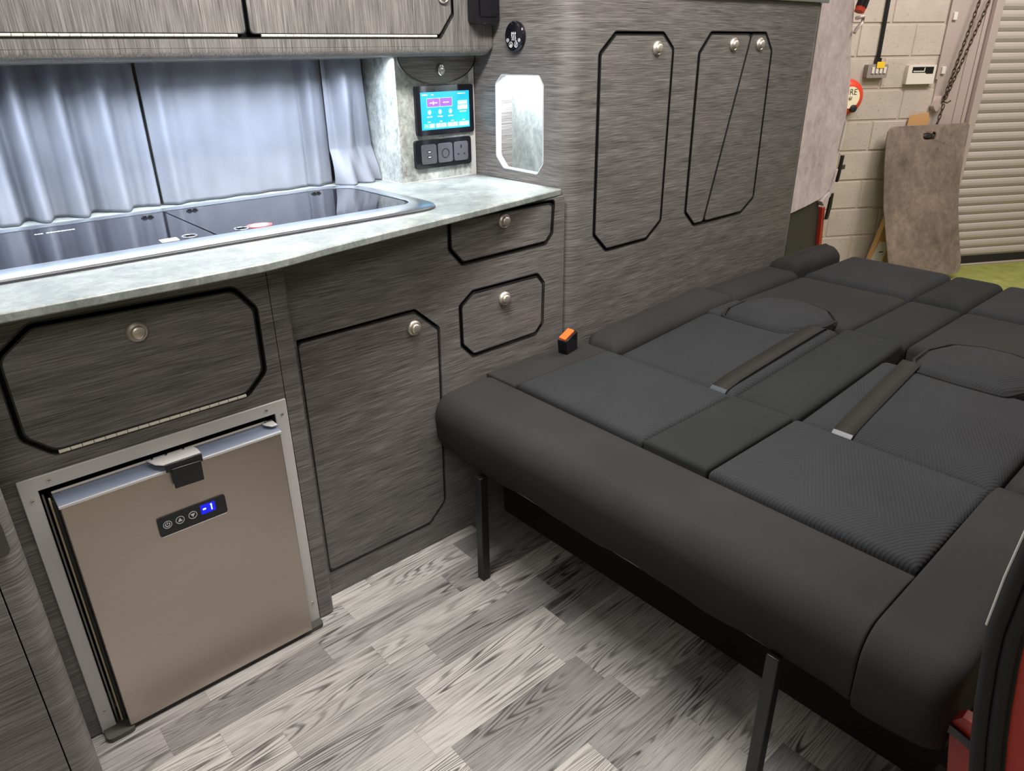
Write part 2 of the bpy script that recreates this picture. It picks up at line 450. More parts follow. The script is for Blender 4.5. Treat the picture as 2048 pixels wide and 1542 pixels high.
def text_mesh(s, size, fr, cu, cv, depth=0.0006, flip=False):
    cu_ = bpy.data.curves.new('lettering', 'FONT'); cu_.body = s; cu_.size = size; cu_.align_x = 'CENTER'; cu_.align_y = 'CENTER'
    to = bpy.data.objects.new('lettering', cu_); C.objects.link(to)
    bpy.context.view_layer.update()
    me = bpy.data.meshes.new_from_object(to)
    mb = MB(); vs = [fr(cu + v.co.x * (-1 if flip else 1), cv + v.co.y, depth) for v in me.vertices]
    mb.add(vs, [tuple(p.vertices) for p in me.polygons])
    bpy.data.objects.remove(to, do_unlink=True); bpy.data.curves.remove(cu_); bpy.data.meshes.remove(me)
    return mb

# ================================================================== SETTING: the van
floor = struct(obj('floor', MB().box(-0.6, 3.1, -0.05, 1.95, -0.05, -0.004), 'void'))
# floor strips with recessed joints
pitch = 0.0815; known = {0: 0.566, 1: 0.468, 3: 0.642, 5: 0.497, 6: 0.863, 8: 1.06}
lens = [0.335, 0.335, 0.335, 0.30, 0.36]
pl_mesh = {}
for k in range(-1, 17):
    y1 = 1.282 - k * pitch; y0 = y1 - pitch
    x = known.get(k, random.uniform(0.2, 0.6)) - 0.335 * 4
    xs = [x]
    while xs[-1] < 1.16: xs.append(xs[-1] + (0.335 if k in known else random.choice(lens)))
    for a, b in zip(xs[:-1], xs[1:]):
        if b < -0.35: continue
        a_, b_ = max(a, -0.5), min(b, 1.16)
        if b_ - a_ < 0.02: continue
        key = round(b_ - a_, 3)
        if key not in pl_mesh:
            h = key / 2 - 0.00012; wd = pitch / 2 - 0.00012
            me = bpy.data.meshes.new('plank')
            mb = MB().box(-h, h, -wd, wd, -0.004, 0.0)
            me.from_pydata(mb.v, [], mb.f); me.update(); me.materials.append(M['plank'])
            bm = bmesh.new(); bm.from_mesh(me); bmesh.ops.recalc_face_normals(bm, faces=bm.faces); bm.to_mesh(me); bm.free()
            pl_mesh[key] = me
        o = bpy.data.objects.new('plank', pl_mesh[key]); C.objects.link(o); o.parent = floor
        o.location = Vector(((a_ + b_) / 2, (y0 + y1) / 2, 0)) - BASE[floor.name]
ws = obj('wall_side', MB().box(-0.6, 2.9, 1.90, 1.95, -0.05, 1.95), 'ceiling'); struct(ws)
ce = obj('ceiling', MB().box(-0.6, 2.9, 0.05, 1.95, 1.92, 1.97), 'ceiling'); struct(ce)
for i, (x, y) in enumerate(((0.70, 0.95), (1.75, 0.80))):
    lamp = thing('ceiling_lamp', ['round ceiling lamp over the van floor', 'round ceiling lamp over the bed'][i], 'lamp', (x, y, 1.9), 'ceiling lamps in the van')
    obj('housing', MB().lathe([(0.05, 1.92), (0.05, 1.905), (0.045, 1.9)], lambda a, b, h: (x + a, y + b, h)), 'white', lamp, smooth=True)
    obj('diffuser', MB().lathe([(0.04, 1.905), (0.04, 1.8985)], lambda a, b, h: (x + a, y + b, h)), 'lamp', lamp)

# ================================================================== FRIDGE CABINET (left unit)
FYL, FYR = 1.262, 1.3135
WTB = 0.8435
fc = thing('fridge_cabinet', 'dark grey wood grain cabinet holding the steel fridge under the worktop', 'cabinet', (0.28, 1.5, 0))
fl = FY(FYL)
flap_open = [(0.110, 0.592), (0.438, 0.592), (0.479, 0.626), (0.482, 0.756), (0.443, 0.806), (0.135, 0.818), (0.072, 0.775), (0.072, 0.630)]
flap_open = [(0.112, 0.591), (0.436, 0.591), (0.478, 0.630), (0.480, 0.757), (0.445, 0.804), (0.128, 0.812), (0.072, 0.770), (0.072, 0.632)]
fridge_open = rect(0.066, 0.487, 0.0, 0.547)
obj('front_panel', MB().prism(rect(-0.25, 0.5065, 0.5475, WTB), fl, -0.018, 0, holes=[rpoly(flap_open, 0.026, 6)]), 'wood_x', fc)
obj('stile', MB().prism(rect(-0.25, 0.066, 0.004, 0.547), fl, -0.018, 0), 'wood_x', fc)
obj('stile', MB().prism(rect(0.487, 0.5065, 0.004, 0.547), fl, -0.018, 0), 'wood_x', fc)
obj('end_panel', MB().box(0.500, 0.5065, FYL + 0.019, 1.85, 0.004, WTB), 'wood_y', fc)
ring('opening_trim', rpoly(offset(flap_open, -0.0022), 0.026, 6), rpoly(flap_open, 0.026, 6), fl, -0.014, 0.0008, 'black', fc)
obj('carcass', MB().box(0.06, 0.495, FYL + 0.03, FYL + 0.036, 0.56, WTB - 0.005), 'void', fc)
panel_door('flap_door', flap_open, fl, 'wood_x', fc, [(0.2735, 0.7635)], gap=0.0065, hinge=(0.117, 0.432, 0.5945), cr=0.026)

# ================================================================== CUPBOARD CABINET (right unit)
kc = thing('kitchen_cabinet', 'dark grey wood grain kitchen cabinet with two drawers, right of the fridge', 'cabinet', (0.92, 1.55, 0))
fr_ = FY(FYR)
cup_open = [(0.566, 0.067), (0.858, 0.067), (0.912, 0.116), (0.922, 0.594), (0.856, 0.654), (0.566, 0.654)]
dr1_open = [(0.993, 0.729), (1.262, 0.733), (1.285, 0.757), (1.291, WTB - 0.004), (0.958, WTB - 0.004), (0.957, 0.770)]
dr2_open = [(1.016, 0.494), (1.227, 0.497), (1.254, 0.524), (1.257, 0.633), (1.234, 0.661), (1.021, 0.661), (0.980, 0.632), (0.981, 0.531)]
outer = rect(0.566, 1.328, 0.004, WTB)
# front face with the concave stile on its left
obj('front_panel', MB().prism([(0.560, 0.004), (1.328, 0.004), (1.328, WTB), (0.560, WTB)], fr_, -0.018, 0,
    holes=[rpoly([(0.568, 0.067)] + cup_open[1:5] + [(0.568, 0.654)], [0.001, 0.012, 0.012, 0.012, 0.012, 0.001], 3), rpoly(dr1_open, [.012, .012, .012, .001, .001, .012], 3), rpoly(dr2_open, 0.015, 4)]), 'wood_x', kc)
prof = [(0.5085, FYL + 0.03), (0.5085, FYL + 0.001)]
prof += [(0.5335 + 0.012 * math.sin(t), FYL + 0.012 - 0.012 * math.cos(t)) for t in [math.pi / 2 * k / 6 for k in range(7)]]
prof += [(0.5655 - 0.02 * math.cos(t), FYR - 0.020 + 0.020 * math.sin(t)) for t in [math.pi / 2 * k / 6 for k in range(7)]]
prof += [(0.5655, FYR + 0.012), (0.52, FYR + 0.012)]
obj('stile', MB().prism(prof, FZ(0.004), 0, WTB - 0.004), 'wood_x', kc, smooth=True, angle=35)
obj('carcass', MB().box(0.57, 1.32, FYR + 0.04, FYR + 0.046, 0.06, WTB - 0.005), 'void', kc)
co2 = [(0.562, 0.067)] + cup_open[1:5] + [(0.562, 0.654)]
d = panel_door('cupboard_door', co2, fr_, 'wood_x', kc, [(0.848, 0.611)], gap=0.006)
panel_door('drawer', dr1_open, fr_, 'wood_x', kc, [(1.122, 0.812)], gap=0.006)
panel_door('drawer', dr2_open, fr_, 'wood_x', kc, [(1.119, 0.620)], gap=0.005)
for op in (dr1_open, dr2_open):
    ring('opening_trim', rpoly(offset(op, -0.0022), 0.012, 3), rpoly(op, 0.012, 3), fr_, -0.014, 0.0008, 'black', kc)
obj('plinth', MB().box(0.56, 1.328, FYR + 0.001, FYR + 0.018, 0.0, 0.004), 'wood_x', kc)

# ================================================================== low box at the left edge
lb = thing('end_cabinet', 'dark wood grain cabinet end with a rounded corner, left of the fridge', 'cabinet', (-0.2, 1.2, 0))
cx, cy = 0.0262, 1.150
pr = [(-0.0155, 1.255), (-0.0155, cy)] + [(cx - 0.028 + 0.028 * math.sin(t), cy + 0.028 - 0.028 * math.cos(t)) for t in [math.pi / 2 * k / 8 for k in range(9)]] + [(cx, 1.255)]
obj('rounded_corner', MB().prism(pr, FZ(0.0), 0.001, 0.840), 'wood_x', lb, smooth=True, angle=35)
obj('front_board', MB().box(-0.5, -0.0175, cy, 1.255, 0.001, 0.840), 'wood_x', lb, bevel=0.001)
obj('cover_plate', MB().prism(rpoly(rect(-0.12, 0.012, 0.512, 0.572), 0.010, 4), FY(cy), 0.0005, 0.004), 'dark_plastic', lb, bevel=0.001)

# ================================================================== WORKTOP
fe = [(-0.3, 1.178), (0.093, 1.174), (0.36, 1.166), (0.47, 1.167), (0.53, 1.177), (0.60, 1.194), (0.734, 1.219), (0.90, 1.247), (1.08, 1.278), (1.22, 1.304), (1.325, 1.324), (1.3285, 1.330)]
wt_poly = fe + [(1.3285, 1.86), (-0.3, 1.86)]
hob_cut = rpoly(rect(-0.25, 0.93, 1.345, 1.735), 0.05, 5)
wt = obj('worktop', MB().prism(wt_poly, FZ(0.8445), 0, 0.0155, holes=[hob_cut]), 'worktop', bevel=0.0025)
tag(wt, 'pale concrete effect kitchen worktop with a gently curved front edge', 'worktop')

# ================================================================== HOB with glass lids
hb = thing('hob', 'hob and sink unit under black glass lids in the worktop', 'hob', (0.35, 1.54, 0.86))
wz = 0.8602
fo = rpoly(rect(-0.28, 0.972, 1.332, 1.748), [0.03, 0.075, 0.11, 0.03], 8)
f1 = rpoly(rect(-0.27, 0.962, 1.342, 1.738), [0.03, 0.068, 0.10, 0.03], 8)
f2 = rpoly(rect(-0.24, 0.928, 1.392, 1.700), [0.03, 0.045, 0.075, 0.03], 8)
ring('seal', fo, offset(f2, -0.012), FZ(wz), 0.0, 0.004, 'hob_rubber', hb, bevel=0.0015)
# frame: rolled steel rim as rings
mb = MB(); n = len(fo)
def ringpts(pl, z): return [(p[0], p[1], z) for p in pl]
loops = [ringpts(offset(fo, 0.002), wz + 0.004), ringpts(offset(fo, 0.003), wz + 0.007), ringpts(offset(fo, 0.008), wz + 0.0085), ringpts(offset(f2, -0.003), wz + 0.0100), ringpts(f2, wz + 0.0092), ringpts(f2, wz + 0.002)]
vs = [p for L in loops for p in L]; fs = []
for j in range(len(loops) - 1):
    for i in range(n): fs.append((j * n + i, j * n + (i + 1) % n, (j + 1) * n + (i + 1) % n, (j + 1) * n + i))
mb.add(vs, fs); obj('rim', mb, 'hob_steel', hb, smooth=True, angle=50)
gz = wz + 0.0065
gr_ = rpoly(rect(0.4795, 0.924, 1.396, 1.696), [0.003, 0.042, 0.07, 0.003], 8)
gl_ = rpoly(rect(-0.235, 0.4765, 1.396, 1.696), 0.003, 2)
obj('base_tray', MB().prism(offset(f2, 0.001), FZ(wz), 0.0005, 0.002), 'void', hb)
holes = {0: (0.436, 1.409), 1: (0.533, 1.402)}
for i, gp in enumerate((gl_, gr_)):
    hx, hy = (0.436, 1.420) if i == 0 else (0.533, 1.413)
    gobj = obj('glass_lid', MB().prism(gp, FZ(gz), -0.004, 0.002, holes=[circ(hx, hy, 0.011, 20)]), 'glass', hb, bevel=0.0006)
    ring('finger_ring', circ(hx, hy, 0.0145, 24), circ(hx, hy, 0.011, 24), FZ(gz), -0.004, 0.0035, 'hob_steel', gobj, bevel=0.0006)
for (hx, hy) in ((0.431, 1.655), (0.527, 1.665), (0.823, 1.662), (0.1, 1.655)):
    mbh = MB().prism(rpoly(rect(hx - 0.012, hx + 0.012, hy - 0.006, hy + 0.006), 0.004, 3), FZ(gz), 0.002, 0.004)
    mbh.lathe([(0.004, gz + 0.004), (0.004, gz + 0.0065)], lambda a, b, h: (hx - 0.005 + a, hy + b, h), 10).lathe([(0.004, gz + 0.004), (0.004, gz + 0.0065)], lambda a, b, h: (hx + 0.006 + a, hy + b, h), 10)
    obj('lid_hinge', mbh, 'black', hb)
st = obj('warning_sticker', MB().prism(circ(0.572, 1.418, 0.026, 32, 0.021), FZ(gz), 0.002, 0.0026), 'sticker_red', hb); st['label'] = 'red and white oval sticker'
obj('sticker_face', MB().prism(circ(0.572, 1.418, 0.018, 28, 0.0135), FZ(gz), 0.0026, 0.003), 'sticker_white', st)
obj('sticker_print', MB().box(0.562, 0.582, 1.414, 1.416, gz + 0.003, gz + 0.0032).box(0.560, 0.584, 1.419, 1.4215, gz + 0.003, gz + 0.0032), 'grey_print', st)
st = obj('label_sticker', MB().prism([(0.381, 1.402), (0.412, 1.402), (0.414, 1.428), (0.383, 1.428)], FZ(gz), 0.002, 0.0025), 'sticker_white', hb)
obj('sticker_print', MB().prism(circ(0.399, 1.415, 0.010, 16, 0.007), FZ(gz), 0.0025, 0.0028), 'sticker_blue', st)
mb = MB(); x = 0.222
for wd in (0.004, 0.003, 0.004, 0.0, 0.005, 0.004, 0.004, 0.006, 0.004, 0.004, 0.003, 0.004, 0.004):
    if wd: mb.box(x, x + wd, 1.640, 1.6455, gz + 0.002, gz + 0.0024)
    x += (wd or 0.003) + 0.0014
obj('lid_lettering', mb, 'white_print', hb)

# ================================================================== FRIDGE
fg = thing('fridge', 'built-in fridge with a brushed steel door and blue digital display', 'fridge', (0.28, 1.35, 0))
ff = FY(FYL)
fo_ = [(0.048, 0.004), (0.0735, 0.004), (0.0735, 0.5395), (0.4795, 0.5395), (0.4795, 0.006), (0.505, 0.006), (0.505, 0.565), (0.048, 0.565)]
obj('frame', MB().prism(fo_, ff, 0.0005, 0.005), 'frame_steel', fg, bevel=0.0015)
for (u, v) in ((0.062, 0.525), (0.092, 0.553), (0.0615, 0.055), (0.463, 0.553), (0.493, 0.535), (0.493, 0.06)):
    s_ = obj('screw', MB().lathe([(0.0035, 0.005), (0.0033, 0.0062), (0.0015, 0.0066)], lambda a, b, h: ff(u + a, v + b, h), 12), 'nickel', fg, smooth=True)
    obj('screw_slot', MB().box(u - 0.002, u + 0.002, FYL - 0.0069, FYL - 0.006, v - 0.0005, v + 0.0005), 'void', s_)
obj('recess', MB().box(0.067, 0.0735, 1.264, 1.60, 0.004, 0.545).box(0.4795, 0.486, 1.264, 1.60, 0.004, 0.545).box(0.067, 0.486, 1.264, 1.6, 0.5395, 0.5455).box(0.067, 0.486, 1.595, 1.6, 0.004, 0.545), 'void', fg)
dx0, dx1, dz0, dz1, dy = 0.0925, 0.4735, 0.012, 0.511, 1.231
obj('door', MB().box(dx0, dx1, dy, dy + 0.005, dz0, dz1), 'steel', fg, bevel=0.0015)
obj('door_core', MB().box(dx0 + 0.001, dx1 - 0.001, dy + 0.0052, dy + 0.0145, dz0, dz1 - 0.001), 'dark_plastic', fg, bevel=0.001)
obj('door_liner', MB().box(dx0 + 0.002, dx1 - 0.002, dy + 0.0148, dy + 0.0195, dz0, dz1 - 0.002), 'gold', fg, bevel=0.001)
obj('door_gasket', MB().box(dx0 - 0.001, dx1 - 0.001, dy + 0.020, dy + 0.042, dz0, dz1 - 0.004), 'gasket', fg, bevel=0.003)
obj('seal_strip', MB().box(0.0762, 0.0790, 1.2585, 1.262, 0.012, 0.53), 'rail', fg)
obj('seal_strip', MB().box(0.0830, 0.0862, 1.2565, 1.262, 0.012, 0.520), 'gold', fg, bevel=0.0008)
obj('seal_strip', MB().box(0.0868, 0.0915, 1.2530, 1.262, 0.012, 0.515), 'gasket', fg, bevel=0.0008)
obj('fridge_body', MB().box(dx0 - 0.004, dx1 + 0.004, dy + 0.043, 1.59, 0.01, 0.515), 'gasket', fg, bevel=0.002)
cap = [(1.2295, 0.5105), (1.2295, 0.514), (1.234, 0.517), (1.262, 0.519), (1.2625, 0.5225), (1.268, 0.5225), (1.268, 0.5105)]
obj('door_top_cap', MB().prism(cap, lambda u, v, d: (d, u, v), dx0 - 0.002, dx1 + 0.002), 'plastic_blue', fg, bevel=0.0008)
obj('cap_lip', MB().box(dx0 - 0.002, dx1 + 0.002, 1.2285, 1.2305, 0.5095, 0.5145), 'frame_steel', fg, bevel=0.0005)
obj('cap_lip', MB().box(dx0 - 0.002, dx1 - 0.01, 1.2655, 1.268, 0.5226, 0.5265), 'white', fg, bevel=0.0005)
# latch plate, tab and corner bracket
lp = obj('latch_plate', MB().prism([(0.238, 1.262), (0.318, 1.262), (0.322, 1.246), (0.322, 1.2255), (0.256, 1.2255), (0.246, 1.236)], FZ(0.5265), 0, 0.0022), 'frame_steel', fg, bevel=0.0005)
obj('latch_hook', MB().box(0.258, 0.322, 1.2225, 1.2265, 0.512, 0.5275), 'black', lp, bevel=0.001)
obj('latch_tab', MB().prism([(0.266, 0.478), (0.3165, 0.4765), (0.3175, 0.516), (0.266, 0.518)], FY(1.2225), -0.002, 0.003), 'black', fg, bevel=0.0012)
for u in (0.248, 0.272, 0.302):
    obj('rivet', MB().lathe([(0.0028, 0.5288), (0.0022, 0.5308)], lambda a, b, h: (u + a, 1.2575 + b, h), 10), 'chrome', lp, smooth=True)
br_ = obj('corner_bracket', MB().prism([(0.452, 1.268), (0.4745, 1.268), (0.4745, 1.240), (0.462, 1.240), (0.4535, 1.254)], FZ(0.5232), 0, 0.002), 'frame_steel', fg, bevel=0.0005)
obj('rivet', MB().lathe([(0.0028, 0.5252), (0.0022, 0.5272)], lambda a, b, h: (0.459 + a, 1.262 + b, h), 10), 'chrome', br_, smooth=True)
obj('rivet', MB().lathe([(0.0022, 0.5227), (0.0018, 0.5247)], lambda a, b, h: (0.103 + a, 1.263 + b, h), 10), 'chrome', fg, smooth=True)
cp_f = FY(dy)
cp = obj('control_panel', MB().prism(rpoly(rect(0.2245, 0.3475, 0.387, 0.4265), 0.005, 4), cp_f, 0.0002, 0.0022), 'black', fg)
obj('panel_edge', MB().box(0.228, 0.345, dy - 0.0022, dy - 0.0004, 0.3855, 0.3872), 'chrome', cp)
def icon_ring(u, v, r, parent, fr, d, w_=0.0011): return obj('icon', MB().prism(circ(u, v, r), fr, d, d + 0.0003, holes=[circ(u, v, r - w_)]), 'grey_print', parent)
for i, u in enumerate((0.2405, 0.2625, 0.2855)):
    ic = icon_ring(u, 0.4085, 0.0078, cp, cp_f, 0.0022)
    if i == 0:
        arc = [(u + 0.0045 * math.cos(t), 0.4085 + 0.0045 * math.sin(t)) for t in [math.radians(125 + 290 * k / 16) for k in range(17)]]
        arc += [(u + 0.0030 * math.cos(t), 0.4085 + 0.0030 * math.sin(t)) for t in [math.radians(125 + 290 * k / 16) for k in range(16, -1, -1)]]
        mbi = MB().prism(arc, cp_f, 0.0022, 0.0025).box(u - 0.0007, u + 0.0007, dy - 0.0025, dy - 0.0022, 0.4085, 0.4135)
    else:
        s_ = 1 if i == 1 else -1
        mbi = MB().prism([(u - 0.0042, 0.4085 - 0.003 * s_), (u + 0.0042, 0.4085 - 0.003 * s_), (u, 0.4085 + 0.0042 * s_)], cp_f, 0.0022, 0.0025)
    obj('icon', mbi, 'grey_print', cp)
obj('display', MB().prism(rpoly(rect(0.3005, 0.3275, 0.4015, 0.4215), 0.002, 3), cp_f, 0.0022, 0.0024), 'led_blue', cp)
obj('digit', MB().box(0.3045, 0.3100, dy - 0.0028, dy - 0.0024, 0.4105, 0.4132), 'led_digit', cp)
obj('digit', MB().prism([(0.3195, 0.4055), (0.3212, 0.4055), (0.3215, 0.4185), (0.3185, 0.4175), (0.3185, 0.4165), (0.3195, 0.4168)], cp_f, 0.0024, 0.0028), 'led_digit', cp)
obj('foot', MB().prism(rpoly(rect(0.05, 0.10, 1.225, 1.30), 0.012, 4), FZ(0.0), 0.0, 0.010), 'dark_plastic', fg)
obj('foot', MB().prism(rpoly(rect(0.455, 0.504, 1.235, 1.30), 0.012, 4), FZ(0.0), 0.0, 0.010), 'dark_plastic', fg)
obj('kick_strip', MB().box(0.099, 0.456, 1.236, 1.26, 0.0, 0.011), 'gasket', fg)

# ================================================================== WARDROBE (tall unit)
XS, FW = 1.33, 1.3105
wr = thing('wardrobe', 'tall dark grey wood grain wardrobe beside the bed with three narrow doors', 'wardrobe', (1.9, 1.6, 0))
nb = [(1.418, 0.886), (1.552, 0.889), (1.581, 0.918), (1.579, 1.100), (1.555, 1.1215), (1.414, 1.1215), (1.3975, 1.100), (1.3965, 0.914)]
niche = rpoly(nb, 0.012, 4)
fx = FX(XS)
rc = 0.042
obj('side_panel', MB().prism(rect(FW + rc, 1.85, 0.0, 1.305), fx, -0.016, 0, holes=[niche]), 'wood_y', wr)
ring('niche_edging', rpoly(offset(nb, -0.0018), 0.012, 4), rpoly(offset(nb, 0.0012), 0.012, 4), fx, -0.0165, 0.001, 'grey_print', wr)
pc = [(XS + rc - rc * math.cos(t), FW + rc - rc * math.sin(t)) for t in [math.pi / 2 * k / 10 for k in range(11)]]
pc2 = [(XS + rc - (rc - 0.016) * math.cos(t), FW + rc - (rc - 0.016) * math.sin(t)) for t in [math.pi / 2 * k / 10 for k in range(10, -1, -1)]]
obj('corner_post', MB().prism(pc + pc2, FZ(0.0), 0.0, 1.305), 'wood_y', wr, smooth=True, angle=35)
ffw = FY(FW)
d1 = [(1.487, 0.676), (1.660, 0.678), (1.724, 0.724), (1.724, 1.180), (1.677, 1.2185), (1.489, 1.2185), (1.432, 1.171), (1.434, 0.726)]
d2 = [(1.887, 0.684), (2.143, 0.686), (2.212, 0.727), (2.212, 1.171), (2.167, 1.2205), (1.886, 1.2205), (1.836, 1.168), (1.836, 0.730)]
obj('front_panel', MB().prism(rect(XS + rc, 2.460, 0.0, 1.305), ffw, -0.016, 0, holes=[rpoly(d1, 0.018, 4), rpoly(d2, 0.018, 4)]), 'wood_x', wr)
obj('end_trim', MB().box(2.4625, 2.4775, FW, 1.80, 0.0, 1.305), 'wood_z', wr, bevel=0.002)
obj('carcass', MB().box(1.40, 2.45, FW + 0.03, FW + 0.036, 0.6, 1.27), 'void', wr)
panel_door('wardrobe_door', d1, ffw, 'wood_x', wr, [(1.652, 1.180)], gap=0.005)
dl = [(1.887, 0.684), (1.938, 0.6845), (2.094, 1.2205), (1.886, 1.2205), (1.836, 1.168), (1.836, 0.730)]
dr = [(1.930, 0.6843), (2.143, 0.686), (2.212, 0.727), (2.212, 1.171), (2.167, 1.2205), (2.086, 1.2205)]
panel_door('wardrobe_door', dl, ffw, 'wood_x', wr, [(1.998, 1.188)], gap=0.005)
panel_door('wardrobe_door', dr, ffw, 'wood_x', wr, [(2.136, 1.188)], gap=0.005)
for op in (d1, d2):
    ring('opening_trim', rpoly(offset(op, -0.0022), 0.018, 4), rpoly(op, 0.018, 4), ffw, -0.014, 0.0008, 'black', wr)
obj('top_trim', MB().box(1.70, 2.50, FW - 0.012, 1.85, 1.3055, 1.325), 'hob_steel', wr, bevel=0.002)
obj('top_board', MB().box(XS, 1.695, FW, 1.85, 1.3055, 1.32), 'wood_x', wr, bevel=0.002)
# niche inside
obj('niche_back', MB().box(1.404, 1.412, 1.36, 1.612, 0.85, 1.17), 'worktop', wr)
obj('niche_side', MB().box(1.347, 1.404, 1.600, 1.612, 0.85, 1.17), 'wood_x', wr)
obj('niche_side', MB().box(1.347, 1.404, 1.36, 1.372, 0.85, 1.17), 'wood_x', wr)
obj('niche_floor', MB().box(1.347, 1.404, 1.372, 1.600, 0.85, 0.872), 'worktop', wr)
obj('niche_top', MB().box(1.347, 1.404, 1.372, 1.600, 1.155, 1.17), 'worktop', wr)
nl = obj('niche_led', MB().box(1.364, 1.380, 1.385, 1.59, 1.1515, 1.1545), 'led_strip', wr)
area('niche_led_light', (1.372, 1.485, 1.150), 0.016, 4.0, (0.88, 0.94, 1.0), sizey=0.18)

# ================================================================== OVERHEAD LOCKER
OY = 1.585
ol = thing('overhead_locker', 'overhead locker with upright grey wood grain doors above the curtains', 'locker', (0.6, 1.7, 1.168))
of = FY(OY)
oA = [(-0.35, 1.2145), (0.664, 1.2145), (0.677, 1.224), (0.672, 1.50), (-0.35, 1.50)]
oB = [(0.688, 1.2145), (1.165, 1.2145), (1.207, 1.262), (1.207, 1.50), (0.680, 1.50), (0.684, 1.226)]
oB = [(0.688, 1.2145), (1.158, 1.2145), (1.196, 1.262), (1.196, 1.50), (0.677, 1.50)]
rimB = [(-0.42, 1.209), (1.162, 1.209), (1.203, 1.260), (1.203, 1.52), (-0.42, 1.52)]
obj('front_panel', MB().prism(rect(-0.45, 1.326, 1.19, 1.55), of, -0.016, 0, holes=[rpoly(rimB, 0.008, 3)]), 'wood_z', ol)
ring('opening_trim', rpoly(offset(rimB, -0.002), 0.008, 3), rpoly(rimB, 0.008, 3), of, -0.014, 0.0008, 'black', ol)
obj('carcass', MB().box(-0.43, 1.215, OY + 0.022, OY + 0.028, 1.20, 1.53), 'void', ol)
pa = [(-0.35, 1.2155), (0.672, 1.2155), (0.674, 1.2235), (0.674, 1.50), (-0.35, 1.50)]
def odoor(poly, knobs, h):
    dr_ = rpoly(poly, 0.010, 4)
    d_ = obj('locker_door', MB().prism(dr_, of, -0.014, 0.001), 'wood_z', ol)
    ring('edge_trim', rpoly(offset(poly, -0.002), 0.010, 4), dr_, of, -0.014, 0.0015, 'black', d_)
    for (u, v) in knobs: knob(lambda a, b, hh: of(a, b, hh + 0.001), u, v, d_)
    piano_hinge(of, h[0], h[1], 1.2125, d_, r=0.0028)
odoor([(-0.40, 1.217), (0.6735, 1.217), (0.6735, 1.51), (-0.40, 1.51)], [], (-0.38, 0.655))
odoor([(0.684, 1.217), (1.158, 1.217), (1.196, 1.263), (1.196, 1.51), (0.684, 1.51)], [(1.173, 1.300)], (0.705, 1.150))
# rounded bottom rail
rp = [(OY + 0.06, 1.1895), (OY, 1.1895)]
rp += [(OY + 0.018 - 0.018 * math.cos(t), 1.186 - 0.018 * math.sin(t)) for t in [math.pi / 2 * k / 8 for k in range(9)]]
rp += [(OY + 0.075, 1.168), (OY + 0.075, 1.178), (OY + 0.06, 1.178)]
secs = [(-0.45, 0.0), (1.3035, 0.0)] + [(1.3035 + 0.023 * math.sin(t), 1 - math.cos(t)) for t in [math.pi / 2 * k / 7 for k in range(1, 8)]]
vs = [(x, u, v if v > 1.189 else 1.1895 - (1.1895 - v) * (1 - 0.92 * q)) for x, q in secs for (u, v) in rp]
m_ = len(rp); fs = [(j * m_ + i, j * m_ + (i + 1) % m_, (j + 1) * m_ + (i + 1) % m_, (j + 1) * m_ + i) for j in range(len(secs) - 1) for i in range(m_)]
fs += [tuple(range(m_)), tuple((len(secs) - 1) * m_ + i for i in range(m_))]
obj('bottom_rail', MB().add(vs, fs), 'wood_z', ol, smooth=True, angle=35)
obj('under_panel', MB().box(-0.45, 1.3265, OY + 0.0755, 1.85, 1.178, 1.186), 'dark_plastic', ol)
obj('led_lip', MB().box(-0.42, 1.07, 1.712, 1.716, 1.1645, 1.1775), 'dark_plastic', ol)
led = tag(obj('led_strip', MB().box(-0.40, 1.06, 1.672, 1.682, 1.1745, 1.1775), 'led_strip'), 'cool white light strip under the overhead locker', 'light')
area('led_strip_light', (0.33, 1.677, 1.1735), 1.46, 14.5, (0.76, 0.87, 1.0), sizey=0.010, spread=math.radians(136))

bb = thing('control_box', 'glossy black plastic box on the end of the overhead locker', 'control box', (1.288, 1.57, 1.239))
obj('housing', MB().prism(rpoly(rect(1.247, 1.326, 1.239, 1.34), 0.012, 5), FY(OY), 0.002, 0.030), 'gloss', bb, bevel=0.006, seg=4)
obj('face', MB().prism(rpoly(rect(1.262, 1.313, 1.256, 1.335), 0.006, 4), FY(OY), 0.030, 0.0335), 'gloss', bb, bevel=0.002, seg=3)

# ================================================================== HEATER DIAL
hd = thing('heater_control', 'round black heater control with white symbols on the wardrobe side', 'heater control', (1.325, 1.495, 1.176))
fh = lambda u, v, d: (XS - d, 1.4945 - u, 1.2105 + v)
obj('body', MB().lathe([(0.0345, 0.0008), (0.0352, 0.006), (0.034, 0.0095), (0.0325, 0.0105)], fh, 40), 'gloss', hd, smooth=True, angle=50)
def hicon(poly, holes=()): obj('icon', MB().prism(poly, fh, 0.0105, 0.0109, holes=holes), 'white_print', hd)
for k in (-1, 0, 1):
    c_ = [(k * 0.0062 + 0.0012 * math.sin(t * 2 * math.pi), -0.009 + 0.017 * t) for t in [i / 10 for i in range(11)]]
    hicon([(x - 0.0008, y) for x, y in c_] + [(x + 0.0008, y) for x, y in reversed(c_)])
    hicon([(k * 0.0062 - 0.0028, 0.0055), (k * 0.0062 + 0.0028, 0.0055), (k * 0.0062, 0.0105)])
for (u, v, r) in ((-0.0225, -0.0085, 0.0042), (0.0205, -0.0085, 0.0042), (-0.0105, -0.0185, 0.0066), (0.0085, -0.0185, 0.0066)):
    hicon(circ(u, v, r, 20), [circ(u, v, r - 0.0008, 20)])
hicon(rect(-0.0245, -0.0205, -0.0090, -0.0080)); hicon(rect(0.0185, 0.0225, -0.0090, -0.0080)); hicon(rect(0.0200, 0.0210, -0.0105, -0.0065))
hicon([(-0.0135, -0.0225), (-0.0075, -0.0225), (-0.0085, -0.018), (-0.0110, -0.0145), (-0.0118, -0.019)])
